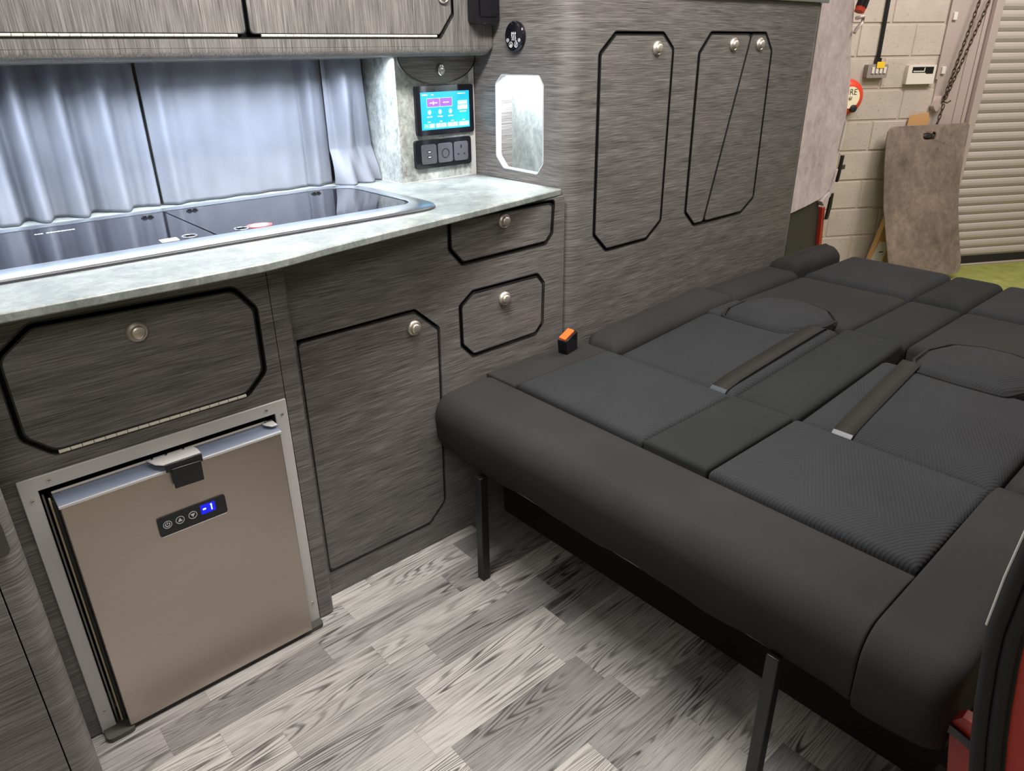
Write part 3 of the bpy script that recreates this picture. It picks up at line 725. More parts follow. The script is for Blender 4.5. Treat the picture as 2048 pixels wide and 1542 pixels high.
hicon([(0.0075, -0.0230), (0.0095, -0.0230), (0.0092, -0.0180), (0.0115, -0.0160), (0.0085, -0.0142), (0.0072, -0.0185)])
hicon(rect(0.0055, 0.0115, -0.0106, -0.0096))

# ================================================================== CONTROL POD
PY = 1.672; PX = 1.0785
pod = thing('control_pod', 'grey concrete effect pod in the worktop corner with screen and sockets', 'control pod', (1.2, 1.75, 0.86))
fp = FY(PY)
obj('body', MB().box(PX, 1.3275, PY, 1.835, 0.8605, 1.1675), 'pod', pod, bevel=0.0015)
obj('corner_trim', MB().prism([(1.3275, PY - 0.003), (1.3115, PY - 0.0003), (1.3275, PY - 0.0003)], FZ(0.8605), 0, 0.306), 'frame_steel', pod)
obj('foot_seal', MB().box(PX - 0.002, 1.3275, PY - 0.002, 1.83, 0.8602, 0.8622), 'frame_steel', pod)
cxa, rr = 1.207, 0.1515
arc = [(cxa + 0.1235 * math.cos(t), 1.1675 + 0.066 * math.sin(t)) for t in [math.pi + math.pi * k / 28 for k in range(29)]]
fa = obj('arched_fascia', MB().prism(arc, fp, 0.0005, 0.009), 'wood_x', pod, bevel=0.001)
arc2 = [(cxa + (0.1235 - e_) * math.cos(t), 1.1675 + (0.066 - e_) * math.sin(t)) for e_ in (0.0, 0.0022) for t in ([math.pi + math.pi * k / 28 for k in range(29)] if e_ == 0 else [math.pi + math.pi * k / 28 for k in range(28, -1, -1)])]
obj('edge_trim', MB().prism(arc2, fp, 0.0088, 0.0102), 'black', fa)
em = obj('emblem', MB().lathe([(0.0115, 0.012), (0.012, 0.0145), (0.0105, 0.016), (0.009, 0.0155)], lambda a, b, h: fp(1.213 + a * 0.95, 1.135 + b * 1.15, h), 28), 'chrome', pod, smooth=True, angle=50)
obj('emblem_relief', MB().box(1.2045, 1.2215, PY - 0.0172, PY - 0.0155, 1.1338, 1.1375).prism([(1.206, 1.139), (1.220, 1.139), (1.213, 1.147)], fp, 0.0155, 0.0168).prism([(1.207, 1.1318), (1.219, 1.1318), (1.213, 1.124)], fp, 0.0155, 0.0168), 'frame_steel', em)
sc = thing('touch_screen', 'black tablet touch screen showing a blue menu above the sockets', 'screen', (1.225, 1.66, 0.975))
sx0, sx1, sz0, sz1 = 1.130, 1.3185, 0.9765, 1.0985
obj('housing', MB().prism(rpoly(rect(sx0, sx1, sz0, sz1), 0.008, 5), fp, 0.0005, 0.010), 'gloss', sc, bevel=0.002, seg=3)
dx_0, dx_1, dz_0, dz_1 = 1.1445, 1.3035, 0.9905, 1.083
dp_ = obj('display', MB().prism(rect(dx_0, dx_1, dz_0, dz_1), fp, 0.010, 0.0104), 'screen', sc)
dw, dh = dx_1 - dx_0, dz_1 - dz_0
def ui(u0, u1, v0, v1, mat, name='menu_tile', d=0.0104): return obj(name, MB().prism(rect(dx_0 + u0 * dw, dx_0 + u1 * dw, dz_0 + v0 * dh, dz_0 + v1 * dh), fp, d, d + 0.0002), mat, dp_)
ui(0.12, 0.64, 0.60, 0.84, 'screen_pale', d=0.0103); ui(0.125, 0.378, 0.61, 0.83, 'screen_purple'); ui(0.385, 0.635, 0.61, 0.83, 'screen_purple')
for k in range(6): ui(0.18 + k * 0.026, 0.198 + k * 0.026, 0.70, 0.725, 'screen_white', 'menu_text', 0.0106)
ui(0.245, 0.256, 0.66, 0.76, 'screen_white', 'menu_text', 0.0107); ui(0.45, 0.57, 0.705, 0.725, 'screen_white', 'menu_text', 0.0106)
ui(0.03, 0.14, 0.915, 0.945, 'screen_white', 'menu_text'); ui(0.22, 0.26, 0.915, 0.94, 'screen_white', 'menu_text')
for k in range(3):
    cu_ = dx_0 + (0.165 + 0.215 * k) * dw; cv_ = dz_0 + 0.47 * dh
    obj('menu_icon', MB().prism(circ(cu_, cv_, 0.0055, 20, 0.006), fp, 0.0104, 0.0106), 'screen_pale', dp_)
    ui(0.115 + 0.215 * k, 0.215 + 0.215 * k, 0.335, 0.36, 'screen_white', 'menu_text')
for k in range(4):
    u0 = 0.045 + 0.24 * k
    ui(u0, u0 + 0.105, 0.045, 0.165, 'screen_green' if k == 0 else 'screen_pale'); ui(u0 + 0.112, u0 + 0.215, 0.045, 0.165, 'screen_pale')
    ui(u0 + 0.03, u0 + 0.07, 0.09, 0.115, 'screen_white', 'menu_text', 0.0106); ui(u0 + 0.14, u0 + 0.18, 0.09, 0.115, 'screen_white', 'menu_text', 0.0106)
    ui(u0 + 0.08, u0 + 0.13, 0.20, 0.222, 'screen_white', 'menu_text')
ui(0.755, 0.955, 0.63, 0.74, 'screen_pale'); ui(0.755, 0.955, 0.50, 0.61, 'screen_white'); ui(0.79, 0.93, 0.43, 0.455, 'screen_white', 'menu_text'); ui(0.76, 0.92, 0.92, 0.94, 'screen_white', 'menu_text')
sp = thing('socket_panel', 'glossy black triple socket panel with usb and mains outlets', 'socket', (1.21, 1.66, 0.893))
obj('surround', MB().prism(rpoly(rect(1.1195, 1.306, 0.893, 0.9665), 0.010, 5), fp, 0.0005, 0.010), 'gloss', sp, bevel=0.003, seg=3)
for i in range(3):
    u0 = 1.1375 + i * 0.0535; u1 = u0 + 0.0485
    md = obj('socket_module', MB().prism(rpoly(rect(u0, u1, 0.9045, 0.9545), 0.007, 4), fp, 0.010, 0.0125), 'module', sp, bevel=0.0008)
    uc, vc = (u0 + u1) / 2, 0.9295
    if i == 0:
        for dv in (-0.007, 0.006):
            obj('usb_port', MB().box(uc - 0.006, uc + 0.006, PY - 0.0132, PY - 0.0125, vc + dv - 0.003, vc + dv + 0.003), 'void', md)
            obj('usb_tongue', MB().box(uc - 0.004, uc + 0.004, PY - 0.0137, PY - 0.0132, vc + dv - 0.0012, vc + dv + 0.0012), 'white_print', md)
    elif i == 1:
        obj('socket_cap', MB().prism(circ(uc, vc - 0.001, 0.0125, 28), fp, 0.0125, 0.0135, holes=[circ(uc, vc - 0.001, 0.0110, 28)]), 'black', md)
    else:
        obj('socket_slot', MB().box(uc - 0.0025, uc + 0.0025, PY - 0.0130, PY - 0.0125, vc + 0.008, vc + 0.016), 'void', md)
        for s_ in (-1, 1):
            sl = obj('socket_slot', MB().box(uc + s_ * 0.0105 - 0.0032, uc + s_ * 0.0105 + 0.0032, PY - 0.0130, PY - 0.0125, vc - 0.010, vc - 0.0055), 'void', md)
            obj('contact', MB().box(uc + s_ * 0.0105 - 0.0032, uc + s_ * 0.0105 - 0.0010, PY - 0.0132, PY - 0.0130, vc - 0.010, vc - 0.0075), 'chrome', md)

# ================================================================== CURTAINS
def curtain(name, x0, x1, y, fold, mat, label, z0=0.861, z1=1.176, nx=150, nz=40, lean=None):
    def fn(u, v):
        z = z0 + (z1 - z0) * v; X = x0 + (x1 - x0) * u
        if lean: X += lean(u, v)
        return (X, y + fold(u, v, X, z), z)
    o = obj(name, MB().grid(nx, nz, fn), mat, smooth=True, angle=180, solid=0.0015)
    return tag(o, label, 'curtain', 'curtains behind the worktop')
def f_left(u, v, X, z):
    a = 0.5 + 0.5 * math.sin(u * 9 + 1)
    k = 0.35 + 0.65 * (1 - v) ** 0.5 if False else 1.0
    edge = max(0, (u - 0.93) / 0.07)
    ph = 2 * math.pi * X / 0.074 + 0.7 * math.sin(X * 23) + 0.25 * (1 - v)
    w1 = math.sin(ph); w1 = math.copysign(abs(w1) ** 0.8, w1)
    return (0.023 * w1 + 0.007 * math.sin(2 * math.pi * X / 0.041 + 1.3)) * (0.65 + 0.45 * a) * (0.7 + 0.3 * (1 - v)) + 0.02 * edge ** 2
curtain('curtain', -0.40, 0.509, 1.818, f_left, 'curtain', 'left grey satin curtain hanging in close upright folds behind the hob', nx=260)
def f_right(u, v, X, z):
    e = max(0.0, 1 - u / 0.10)
    s = 0.014 * e ** 2
    s += -0.011 * math.exp(-((X - 0.545) / 0.012) ** 2) + 0.008 * math.exp(-((X - 0.575) / 0.014) ** 2)
    s += 0.0050 * math.sin(2 * math.pi * X / 0.085 + 0.6) * min(1, max(0, (X - 0.58) / 0.05))
    s += 0.010 * math.exp(-((X - 0.885) / 0.008) ** 2) - 0.008 * math.exp(-((X - 0.905) / 0.012) ** 2)
    return s
curtain('curtain', 0.5165, 0.950, 1.810, f_right, 'curtain', 'wide middle curtain panel hanging almost flat behind the hob', nx=200)
def f_end(u, v, X, z):
    w_ = 1 - v
    s = -0.012 - 0.010 * math.sin(u * math.pi) - 0.020 * math.exp(-((u - 0.33 - 0.10 * v) / 0.14) ** 2) * (0.3 + 0.9 * w_ * (1 - w_) * 4)
    s += 0.014 * math.exp(-((u - 0.17) / 0.07) ** 2) * v
    s += 0.016 * math.exp(-((u - 0.62 - 0.12 * v) / 0.09) ** 2) * math.exp(-((v - 0.45) / 0.28) ** 2)
    # slumped folds where the hem piles onto the worktop
    hem = max(0.0, 1 - v / 0.28)
    s += -0.030 * hem * abs(math.sin(2.2 * math.pi * (u + 0.55 * v))) - 0.012 * hem
    return s
def lean_end(u, v): return 0.03 * u * (1 - v) ** 1.3 * 0.6
curtain('curtain', 0.944, 1.058, 1.812, f_end, 'curtain', 'gathered end of the grey curtain slumping onto the worktop beside the pod', nx=110, nz=80, lean=lean_end)
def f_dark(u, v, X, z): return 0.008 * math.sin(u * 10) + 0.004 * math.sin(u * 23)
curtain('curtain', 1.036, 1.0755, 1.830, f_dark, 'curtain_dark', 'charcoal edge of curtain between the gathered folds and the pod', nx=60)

# ================================================================== BED
bed = thing('fold_out_bed', 'charcoal upholstered seat folded flat into a bed on black legs', 'bed', (1.8, 0.72, 0))
def cushion(name, poly, z0, top, r, mat, crown=0.004, zfun=None, parent=bed, rc=0.012):
    """upholstered pad: convex outline, rounded upper edge, slight crown"""
    zf = zfun or (lambda x, y: 0.0)
    pl = rpoly(poly, rc, 4); n = len(pl); mb = MB(); loops = []
    steps = [(0.0, z0), (0.0, top - r)]
    for k in range(1, 7):
        t = math.pi / 2 * k / 6; steps.append((r * (1 - math.cos(t)), top - r + r * math.sin(t)))
    steps += [(r + 0.012, top + crown * 0.5), (r + 0.03, top + crown)]
    cxp = sum(p[0] for p in pl) / n; cyp = sum(p[1] for p in pl) / n
    xs_ = [p[0] for p in pl]; ys_ = [p[1] for p in pl]; hw = (max(xs_) - min(xs_)) / 2; hh = (max(ys_) - min(ys_)) / 2
    for (ins, z) in steps:
        sx_ = max(0.05, (hw - ins) / hw); sy_ = max(0.05, (hh - ins) / hh)
        loops.append([(cxp + (p[0] - cxp) * sx_, cyp + (p[1] - cyp) * sy_, z) for p in pl])
    last = loops[-1]
    for q in (0.75, 0.5, 0.25): loops.append([(cxp + (p[0] - cxp) * q, cyp + (p[1] - cyp) * q, p[2] + crown * 0.3 * (1 - q)) for p in last])
    vs = []
    for L in loops:
        for (x, y, z) in L: vs.append((x, y, z + (zf(x, y) if z > z0 + 1e-6 else 0)))
    fs = []
    for j in range(len(loops) - 1):
        for i in range(n): fs.append((j * n + i, j * n + (i + 1) % n, (j + 1) * n + (i + 1) % n, (j + 1) * n + i))
    fs.append(tuple(range(n))); fs.append(tuple((len(loops) - 1) * n + i for i in range(n)))
    return obj(name, MB().add(vs, fs), mat, parent, smooth=True, angle=60)
# --- front roll of the seat (profile swept across the bed)
def roll_section(ins, xe=1.05, rise=0.0):
    x0 = 0.868 + ins; zt = 0.441 - ins * 0.9
    pts = [(xe, 0.30), (0.905 + ins * 0.5, 0.292), (0.884 + ins, 0.300), (0.872 + ins, 0.325)]
    pts += [(x0 + 0.052 - 0.052 * math.cos(t) ** 0.9, zt - 0.056 + 0.056 * math.sin(t)) for t in [math.pi / 2 * k / 10 for k in range(11)]]
    L = xe - 0.975
    for q, h in ((0.0, 0.003), (0.3, 0.0045 + rise * 0.25), (0.6, 0.004 + rise * 0.65), (0.85, 0.002 + rise)):
        pts.append((0.975 + ins * 0.4 * (1 - q) + L * q, zt + h))
    pts += [(xe - 0.008, zt - 0.003 + rise * 0.85), (xe - 0.001, zt - 0.012 + rise * 0.6), (xe, 0.40)]
    return pts
def roll(name, y0, y1, r0, r1, mat, deepen=0.0, xe=1.05, rise=0.0):
    st = []
    for k in range(7):
        t = math.pi / 2 * k / 6
        if r0: st.append((y0 + r0 * (1 - math.cos(t)), r0 * (1 - math.sin(t)) * 0.75))
    if not r0: st.append((y0, 0))
    for k in range(1, 24): st.append((y0 + r0 + (y1 - r1 - y0 - r0) * k / 24, 0))
    if r1:
        for k in range(7):
            t = math.pi / 2 * k / 6; st.append((y1 - r1 * (1 - math.sin(t)), r1 * (1 - math.cos(t)) * 0.75))
    else: st.append((y1, 0))
    st.sort()
    mb = MB(); vs = []; secs = [roll_section(i, xe, rise) for _, i in st]; m_ = len(secs[0])
    for (y, _), s_ in zip(st, secs):
        wob = 0.0035 * math.sin(y * 21) + 0.002 * math.sin(y * 47)
        for (x, z) in s_:
            sag = deepen * max(0, min(1, (0.40 - z) / 0.08)) if z < 0.4 else 0
            vs.append((x, y, z - sag + (wob if z < 0.33 else 0)))
    fs = []
    for j in range(len(st) - 1):
        for i in range(m_): fs.append((j * m_ + i, j * m_ + (i + 1) % m_, (j + 1) * m_ + (i + 1) % m_, (j + 1) * m_ + i))
    fs.append(tuple(range(m_))); fs.append(tuple((len(st) - 1) * m_ + i for i in range(m_)))
    return obj(name, mb.add(vs, fs), mat, bed, smooth=True, angle=70)
roll('seat_front_roll', 0.2605, 1.3055, 0.004, 0.045, 'bed_plain')
roll('seat_end_roll', 0.137, 0.2590, 0.034, 0.006, 'bed_plain', deepen=0.008, xe=1.388, rise=0.024)
# side arms of the seat
cushion('seat_side_bolster', rect(1.0495, 1.385, 1.1985, 1.3055), 0.34, 0.4425, 0.006, 'bed_plain', 0.004, rc=0.004)
# inner seat panels
SP = dict(z0=0.36, r=0.012)
zs = lambda x, y: 0.004
cushion('seat_panel', rect(1.060, 1.383, 0.8115, 1.197), 0.36, 0.448, 0.015, 'bed_rib', 0.004, rc=0.008)
cushion('seat_panel', rect(1.060, 1.383, 0.6535, 0.8085), 0.36, 0.449, 0.010, 'bed_center', 0.002, rc=0.004)
cushion('seat_panel', rect(1.060, 1.383, 0.264, 0.6505), 0.36, 0.449, 0.016, 'bed_rib', 0.004, rc=0.008)
# backrest row
zb = lambda x, y: 0.034 * max(0.0, min(1.0, (x - 1.39) / 0.45)) ** 0.8
cushion('back_side_bolster', [(1.392, 1.178), (1.94, 1.168), (1.94, 1.3055), (1.43, 1.3055), (1.392, 1.27)], 0.33, 0.452, 0.026, 'bed_plain', 0.006, zfun=zb)
cushion('back_panel', [(1.390, 0.8115), (1.905, 0.8115), (1.893, 0.840), (1.786, 0.893), (1.780, 1.168), (1.390, 1.168)], 0.33, 0.438, 0.022, 'bed_rib', 0.004, zfun=zb)
cushion('back_panel', rect(1.390, 1.93, 0.6535, 0.8085), 0.33, 0.441, 0.014, 'bed_center', 0.005, zfun=zb)
cushion('back_panel', rect(1.390, 1.80, 0.264, 0.6505), 0.33, 0.438, 0.024, 'bed_rib', 0.004, zfun=zb)
cushion('back_side_bolster', [(1.400, 0.137), (1.94, 0.137), (1.94, 0.258), (1.430, 0.258), (1.400, 0.24)], 0.33, 0.452, 0.03, 'bed_plain', 0.006, zfun=zb)
cushion('back_panel', [(1.787, 1.118), (1.94, 1.125), (1.94, 1.168), (1.787, 1.168)], 0.33, 0.470, 0.012, 'bed_rib', 0.002)
# rounded pads
pad1 = [(1.770, 1.095), (1.764, 1.00), (1.768, 0.905), (1.82, 0.882), (1.890, 0.852), (1.955, 0.852), (2.015, 0.90), (2.040, 0.97), (2.035, 1.04), (2.00, 1.10), (1.92, 1.125), (1.83, 1.122)]
pad2 = [(x, y - 0.535) for x, y in pad1]
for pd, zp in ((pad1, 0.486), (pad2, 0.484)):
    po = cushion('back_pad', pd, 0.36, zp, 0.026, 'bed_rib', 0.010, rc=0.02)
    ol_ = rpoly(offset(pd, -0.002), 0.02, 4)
    obj('crease_shade', MB().tube([(x, y, max(0.438 + zb(x, y), 0.462) + 0.0035) for x, y in ol_], 0.0032, 8, closed=True), 'void', po, smooth=True)  # near-black tube standing in for the shade in the crease around each pad
# upper row
zu = lambda x, y: 0.0
def up_row(x0, x1, top, r, mat_side):
    cushion('upper_panel', rect(x0, x1, 0.8115, 1.168), 0.33, top, r, mat_side, 0.006)
    cushion('upper_panel', rect(x0 + 0.002, x1, 0.6535, 0.8085), 0.33, top - 0.001, r, 'bed_center', 0.005)
    cushion('upper_panel', rect(x0, x1, 0.264, 0.6505), 0.33, top, r, mat_side, 0.006)
    cushion('upper_panel', rect(x0, x1, 0.137, 0.258), 0.33, top, r, 'bed_plain', 0.006)
up_row(1.945, 2.345, 0.465, 0.02, 'bed_plain')
up_row(2.352, 2.705, 0.474, 0.03, 'bed_rib')
cushion('upper_side_bolster', [(1.945, 1.172), (2.345, 1.174), (2.345, 1.3055), (1.945, 1.3055)], 0.33, 0.478, 0.03, 'bed_plain', 0.006)
cushion('upper_side_bolster', [(2.352, 1.195), (2.66, 1.185), (2.70, 1.22), (2.70, 1.3055), (2.352, 1.3055)], 0.33, 0.500, 0.04, 'bed_plain', 0.012, rc=0.03)
# belts lying over the backrest
def belt(pts, w_=0.044):
    mb = MB(); vs = []
    for (x, y, z, s_) in pts: vs += [(x, y - w_ / 2, z), (x, y + w_ / 2, z)]
    fs = [(2 * i, 2 * i + 1, 2 * i + 3, 2 * i + 2) for i in range(len(pts) - 1)]
    b_ = obj('seat_belt', mb.add(vs, fs), 'belt', bed, smooth=True, angle=80, solid=0.0022)
    mb = MB(); vs = []
    for (x, y, z, s_) in pts[:4]: vs += [(x - 0.0016, y - w_ / 2 + 0.001, z + 0.0013), (x - 0.0016, y + w_ / 2 - 0.001, z + 0.0013)]
    obj('belt_fold', mb.add(vs, [(2 * i, 2 * i + 1, 2 * i + 3, 2 * i + 2) for i in range(3)]), 'belt_shiny', b_, smooth=True)
def belt_path(y0, y1, xe, lift=0.0):
    P = [(1.3875, 0.412), (1.3885, 0.424), (1.3935, 0.4345), (1.404, 0.4425)]
    pts = [(x, y0, z, 0) for x, z in P]
    for k in range(1, 13):
        t = k / 12; x = 1.415 + (xe - 1.415) * t
        pts.append((x, y0 + (y1 - y0) * t, 0.4442 + zb(x, 0) + lift * t, 0))
    pts += [(xe + 0.010, y1, pts[-1][2] - 0.004, 0), (xe + 0.018, y1, pts[-1][2] - 0.016, 0), (xe + 0.021, y1, pts[-1][2] - 0.040, 0)]
    return pts
belt(belt_path(0.856, 0.858, 1.862, 0.002)); belt(belt_path(0.552, 0.582, 1.800, 0.003))
# legs, rail and the black box below
for (x, y, zt) in ((0.878, 1.122, 0.292), (0.884, 0.381, 0.300)):
    obj('leg', MB().box(x - 0.011, x + 0.011, y - 0.011, y + 0.011, 0.0, zt), 'powder', bed, bevel=0.0015)
obj('front_rail', MB().box(0.905, 0.925, 0.16, 1.29, 0.280, 0.296), 'rail', bed, bevel=0.002)
obj('under_box', MB().box(1.104, 2.65, 0.10, 1.308, 0.0, 0.285), 'carpet', bed)
obj('bed_board', MB().box(0.93, 2.69, 0.15, 1.30, 0.286, 0.33), 'powder', bed)

# seat belt buckle
bk = thing('seat_belt_buckle', 'black seat belt buckle with an orange button against the wardrobe corner', 'buckle', (1.315, 1.262, 0.445))
Bm = Matrix.Translation((1.300, 1.262, 0.435)) @ Matrix.Rotation(math.radians(-14), 4, 'Y') @ Matrix.Rotation(math.radians(10), 4, 'X') @ Matrix.Rotation(math.radians(12), 4, 'Z')
def bf(a, b, c): return tuple(Bm @ Vector((a, b, c)))
mb = MB().prism(rpoly([(-0.026, 0.0), (0.024, 0.0), (0.027, 0.066), (-0.030, 0.066)], 0.005, 3), lambda u, v, d: bf(u, -d, v), -0.013, 0.014)
obj('body', mb, 'gloss', bk, bevel=0.002)
obj('release_button', MB().box(-0.026, 0.020, -0.009, 0.011, 0.0645, 0.0715, bf), 'orange', bk, bevel=0.0015)
obj('stalk', MB().box(-0.012, 0.012, -0.004, 0.004, -0.06, 0.0, bf), 'powder', bk)

# ================================================================== SLIDING DOOR PILLAR (right edge)
XP = 0.80
seal_pts = [(XP, 0.052, 0.10), (XP, 0.066, 0.22), (XP, 0.0800, 0.32), (XP, 0.0915, 0.383), (XP, 0.1020, 0.44), (XP, 0.1090, 0.486), (XP, 0.1170, 0.55), (XP, 0.1205, 0.592), (XP, 0.119, 0.66), (XP, 0.1150, 0.726), (XP, 0.108, 0.85), (XP, 0.10, 1.10)]
def shift(pts, dx, dy): return [(p[0] + dx, p[1] + dy, p[2]) for p in pts]
ds = thing('door_seal', 'black rubber and cloth door seal down the red door pillar', 'door seal', (XP, 0.08, 0.1))
obj('seal_bead', MB().tube(shift(seal_pts, 0.006, -0.0085), 0.0085, 12), 'rubber', ds, smooth=True)
obj('seal_bead', MB().tube(shift(seal_pts, 0.008, -0.0235), 0.0078, 12), 'rubber', ds, smooth=True)
obj('seal_carrier', MB().add([q for p in seal_pts for q in ((p[0] + 0.018, p[1] + 0.0, p[2]), (p[0] + 0.018, p[1] - 0.034, p[2]))], [(2 * i, 2 * i + 1, 2 * i + 3, 2 * i + 2) for i in range(len(seal_pts) - 1)]), 'gasket', ds, solid=0.004)
obj('highlight_strip', MB().tube([(p[0] + 0.004, p[1] + 0.0005, p[2]) for p in seal_pts[7:]], 0.0018, 8), 'frame_steel', ds, smooth=True)  # light-grey tube painting the highlight along the seal edge
jb = thing('door_pillar', 'red painted van door pillar at the right edge', 'door pillar', (XP + 0.03, 0.0, 0.0))
jpoly = [(p[1] - 0.022, p[2]) for p in seal_pts] + [(-0.18, 1.10), (-0.18, 0.10)]
obj('jamb', MB().prism(jpoly, FX(XP + 0.022), -0.03, 0.0), 'red', jb, bevel=0.002)
stp = obj('striker_plate', MB().prism(rpoly(rect(0.030, 0.0640, 0.598, 0.668), 0.004, 3), FX(XP + 0.022), 0.0, 0.006), 'rail', jb, bevel=0.001)
for v in (0.622, 0.645): obj('bolt', MB().lathe([(0.007, 0.006), (0.006, 0.010)], lambda a, b, h: FX(XP + 0.022)(0.050 + a, v + b, h), 6), 'chrome', stp)
ip_ = thing('inner_sill', 'red inner body panel with a black strap below the bed end', 'body panel', (0.9, 0.12, 0.0))
obj('panel', MB().prism([(0.075, 0.0), (0.120, 0.0), (0.1235, 0.26), (0.140, 0.35), (0.128, 0.366), (0.075, 0.366)], FX(0.90), -0.02, 0.0), 'red', ip_, bevel=0.003)
obj('strap', MB().prism([(0.090, 0.322), (0.150, 0.338), (0.150, 0.352), (0.090, 0.336)], FX(0.90), 0.001, 0.006), 'gloss', ip_, bevel=0.001)
obj('carpet_edge', MB().prism([(-0.02, 0.0), (0.145, 0.0), (0.140, 0.24), (0.05, 0.22), (-0.02, 0.2)], FX(0.915), -0.015, 0.0), 'carpet', ip_)
obj('sill_step', MB().box(0.45, 0.90, -0.12, 0.03, -0.05, 0.002), 'carpet', ip_)

# ================================================================== REAR OF THE VAN
rl = thing('rear_pillar_lining', 'pale mottled lining panel on the rear pillar beside the wardrobe', 'lining panel', (2.9, 1.52, 0.5))
fl5 = FY(1.50)
lin = [(2.49, 0.533), (2.70, 0.540), (2.83, 0.556), (2.96, 0.570), (3.08, 0.588), (3.14, 0.620), (3.168, 0.72), (3.180, 0.898), (3.162, 1.05), (3.122, 1.165), (3.085, 1.34), (3.06, 1.60), (2.49, 1.60)]
obj('panel', MB().prism(lin, fl5, -0.012, 0.0), 'lining', rl, bevel=0.002)
lt = thing('lower_rear_trim', 'dark plastic lower trim below the pale rear lining', 'trim', (2.85, 1.53, 0.0))
obj('panel', MB().prism([(2.49, 0.0), (3.13, 0.0), (3.128, 0.36), (3.100, 0.535), (3.08, 0.585), (2.83, 0.552), (2.49, 0.53)], fl5, -0.03, -0.014), 'dark_plastic', lt)
obj('recess_cover', MB().prism(rpoly(rect(2.60, 2.86, 0.10, 0.435), 0.03, 4), fl5, -0.014, -0.008), 'black', lt, bevel=0.002)
rb = thing('rear_body_edge', 'thin red body edge of the open tailgate beside the trim', 'body edge', (3.14, 1.5, 0.0))
obj('edge', MB().prism([(3.132, 0.0), (3.160, 0.0), (3.158, 0.35), (3.128, 0.545), (3.104, 0.545), (3.130, 0.36)], fl5, -0.03, 0.0), 'red', rb, bevel=0.002)
obj('fabric_fold', MB().prism([(3.075, 0.575), (3.10, 0.553), (3.150, 0.590), (3.178, 0.70), (3.166, 0.70), (3.135, 0.61)], fl5, -0.02, 0.006), 'lining', rb, bevel=0.002)
obj('black_tab', MB().prism([(3.133, 0.49), (3.15, 0.49), (3.166, 0.54), (3.166, 0.60), (3.150, 0.60)], fl5, 0.001, 0.010), 'black', rb)
tl_ = thing('tailgate_latch', 'small black and steel latch on the edge of the rear lining', 'latch', (3.18, 1.495, 0.67))
obj('plate', MB().prism([(3.178, 0.645), (3.190, 0.66), (3.200, 0.755), (3.188, 0.755)], fl5, 0.0, 0.012), 'black', tl_)
obj('pin', MB().box(3.19, 3.225, 1.488, 1.497, 0.695, 0.715), 'rail', tl_, bevel=0.002)
gs = thing('tailgate_strut_end', 'black and red strut end with a grey hook at the top of the rear opening', 'strut', (3.12, 1.49, 1.23))
obj('strut', MB().tube([(3.185, 1.47, 1.50), (3.135, 1.485, 1.36), (3.118, 1.488, 1.315)], 0.022, 10), 'black', gs, smooth=True)
obj('red_collar', MB().tube([(3.118, 1.488, 1.316), (3.112, 1.489, 1.300)], 0.020, 10), 'bell_red', gs, smooth=True)
obj('hook', MB().tube([(3.100, 1.490, 1.278), (3.150, 1.486, 1.284), (3.148, 1.487, 1.262), (3.116, 1.490, 1.240), (3.106, 1.491, 1.226)], 0.007, 8), 'guide', gs, smooth=True)
eb = tag(obj('edge_binding', MB().prism([(3.160, 0.78), (3.168, 0.78), (3.184, 0.86), (3.176, 0.90)], fl5, 0.001, 0.006), 'white'), 'thin white strip on the edge of the rear lining', 'trim strip')

# ================================================================== WORKSHOP BEHIND
DW = Vector((0.8683, -0.4960, 0)); NW = Vector((-0.4960, -0.8683, 0)); G0 = Vector((7.016, 1.835, -0.5))
def W(u, z, d=0.0):
    p = G0 + DW * u + NW * d
    return (p.x, p.y, z)
FWL = lambda u, v, d: W(u, v, d)
gd = struct(obj('floor_workshop', MB().add([(-8, -8, -0.5), (12, -8, -0.5), (12, 9, -0.5), (-8, 9, -0.5), (-8, -8, -0.55), (12, -8, -0.55), (12, 9, -0.55), (-8, 9, -0.55)], [(0, 1, 2, 3), (7, 6, 5, 4), (0, 4, 5, 1), (1, 5, 6, 2), (2, 6, 7, 3), (3, 7, 4, 0)]), 'ground'))
wb = struct(obj('wall_back', MB().prism(rect(-6, -0.935, -0.5, 3.4), FWL, -0.2, -0.006), 'mortar'))
# blocks (shared mesh)
bh, bl, jt = 0.2160, 0.442, 0.010
base_b = BASE[wb.name]
bmesh_blk = bpy.data.meshes.new('block')
mb = MB(); hx, hz = (bl - jt) / 2, (bh - jt) / 2
def BV(u, v, d): q = DW * u + NW * d; return (q.x, q.y, v)
mb.prism(rect(-hx, hx, -hz, hz), BV, -0.01, 0.0)
mb2 = MB()
o_ = [BV(u, v, -0.01) for u, v in rect(-hx, hx, -hz, hz)]; i_ = [BV(u, v, 0.0) for u, v in rect(-hx + 0.006, hx - 0.006, -hz + 0.006, hz - 0.006)]
mb2.add(o_ + i_, [(0, 1, 2, 3), (4, 5, 6, 7), (0, 1, 5, 4), (1, 2, 6, 5), (2, 3, 7, 6), (3, 0, 4, 7)])
bmesh_blk.from_pydata(mb2.v, [], mb2.f); bm = bmesh.new(); bm.from_mesh(bmesh_blk); bmesh.ops.recalc_face_normals(bm, faces=bm.faces); bm.to_mesh(bmesh_blk); bm.free()
bmesh_blk.materials.append(M['block'])
for c in range(-1, 14):
    zc = 0.0245 + bh * (c - 2) + bh / 2
    if zc - bh / 2 < -0.52: continue
    for k in range(-4, 3):
        uc = -1.40 + bl / 2 + bl * k + (0.205 if c % 2 else 0.0)
        if uc + bl / 2 > -0.70: continue
        o = bpy.data.objects.new('block', bmesh_blk); C.objects.link(o); o.parent = wb
        p = Vector(W(uc, zc)) - base_b; o.location = p + NW * random.uniform(-0.0015, 0.0015)
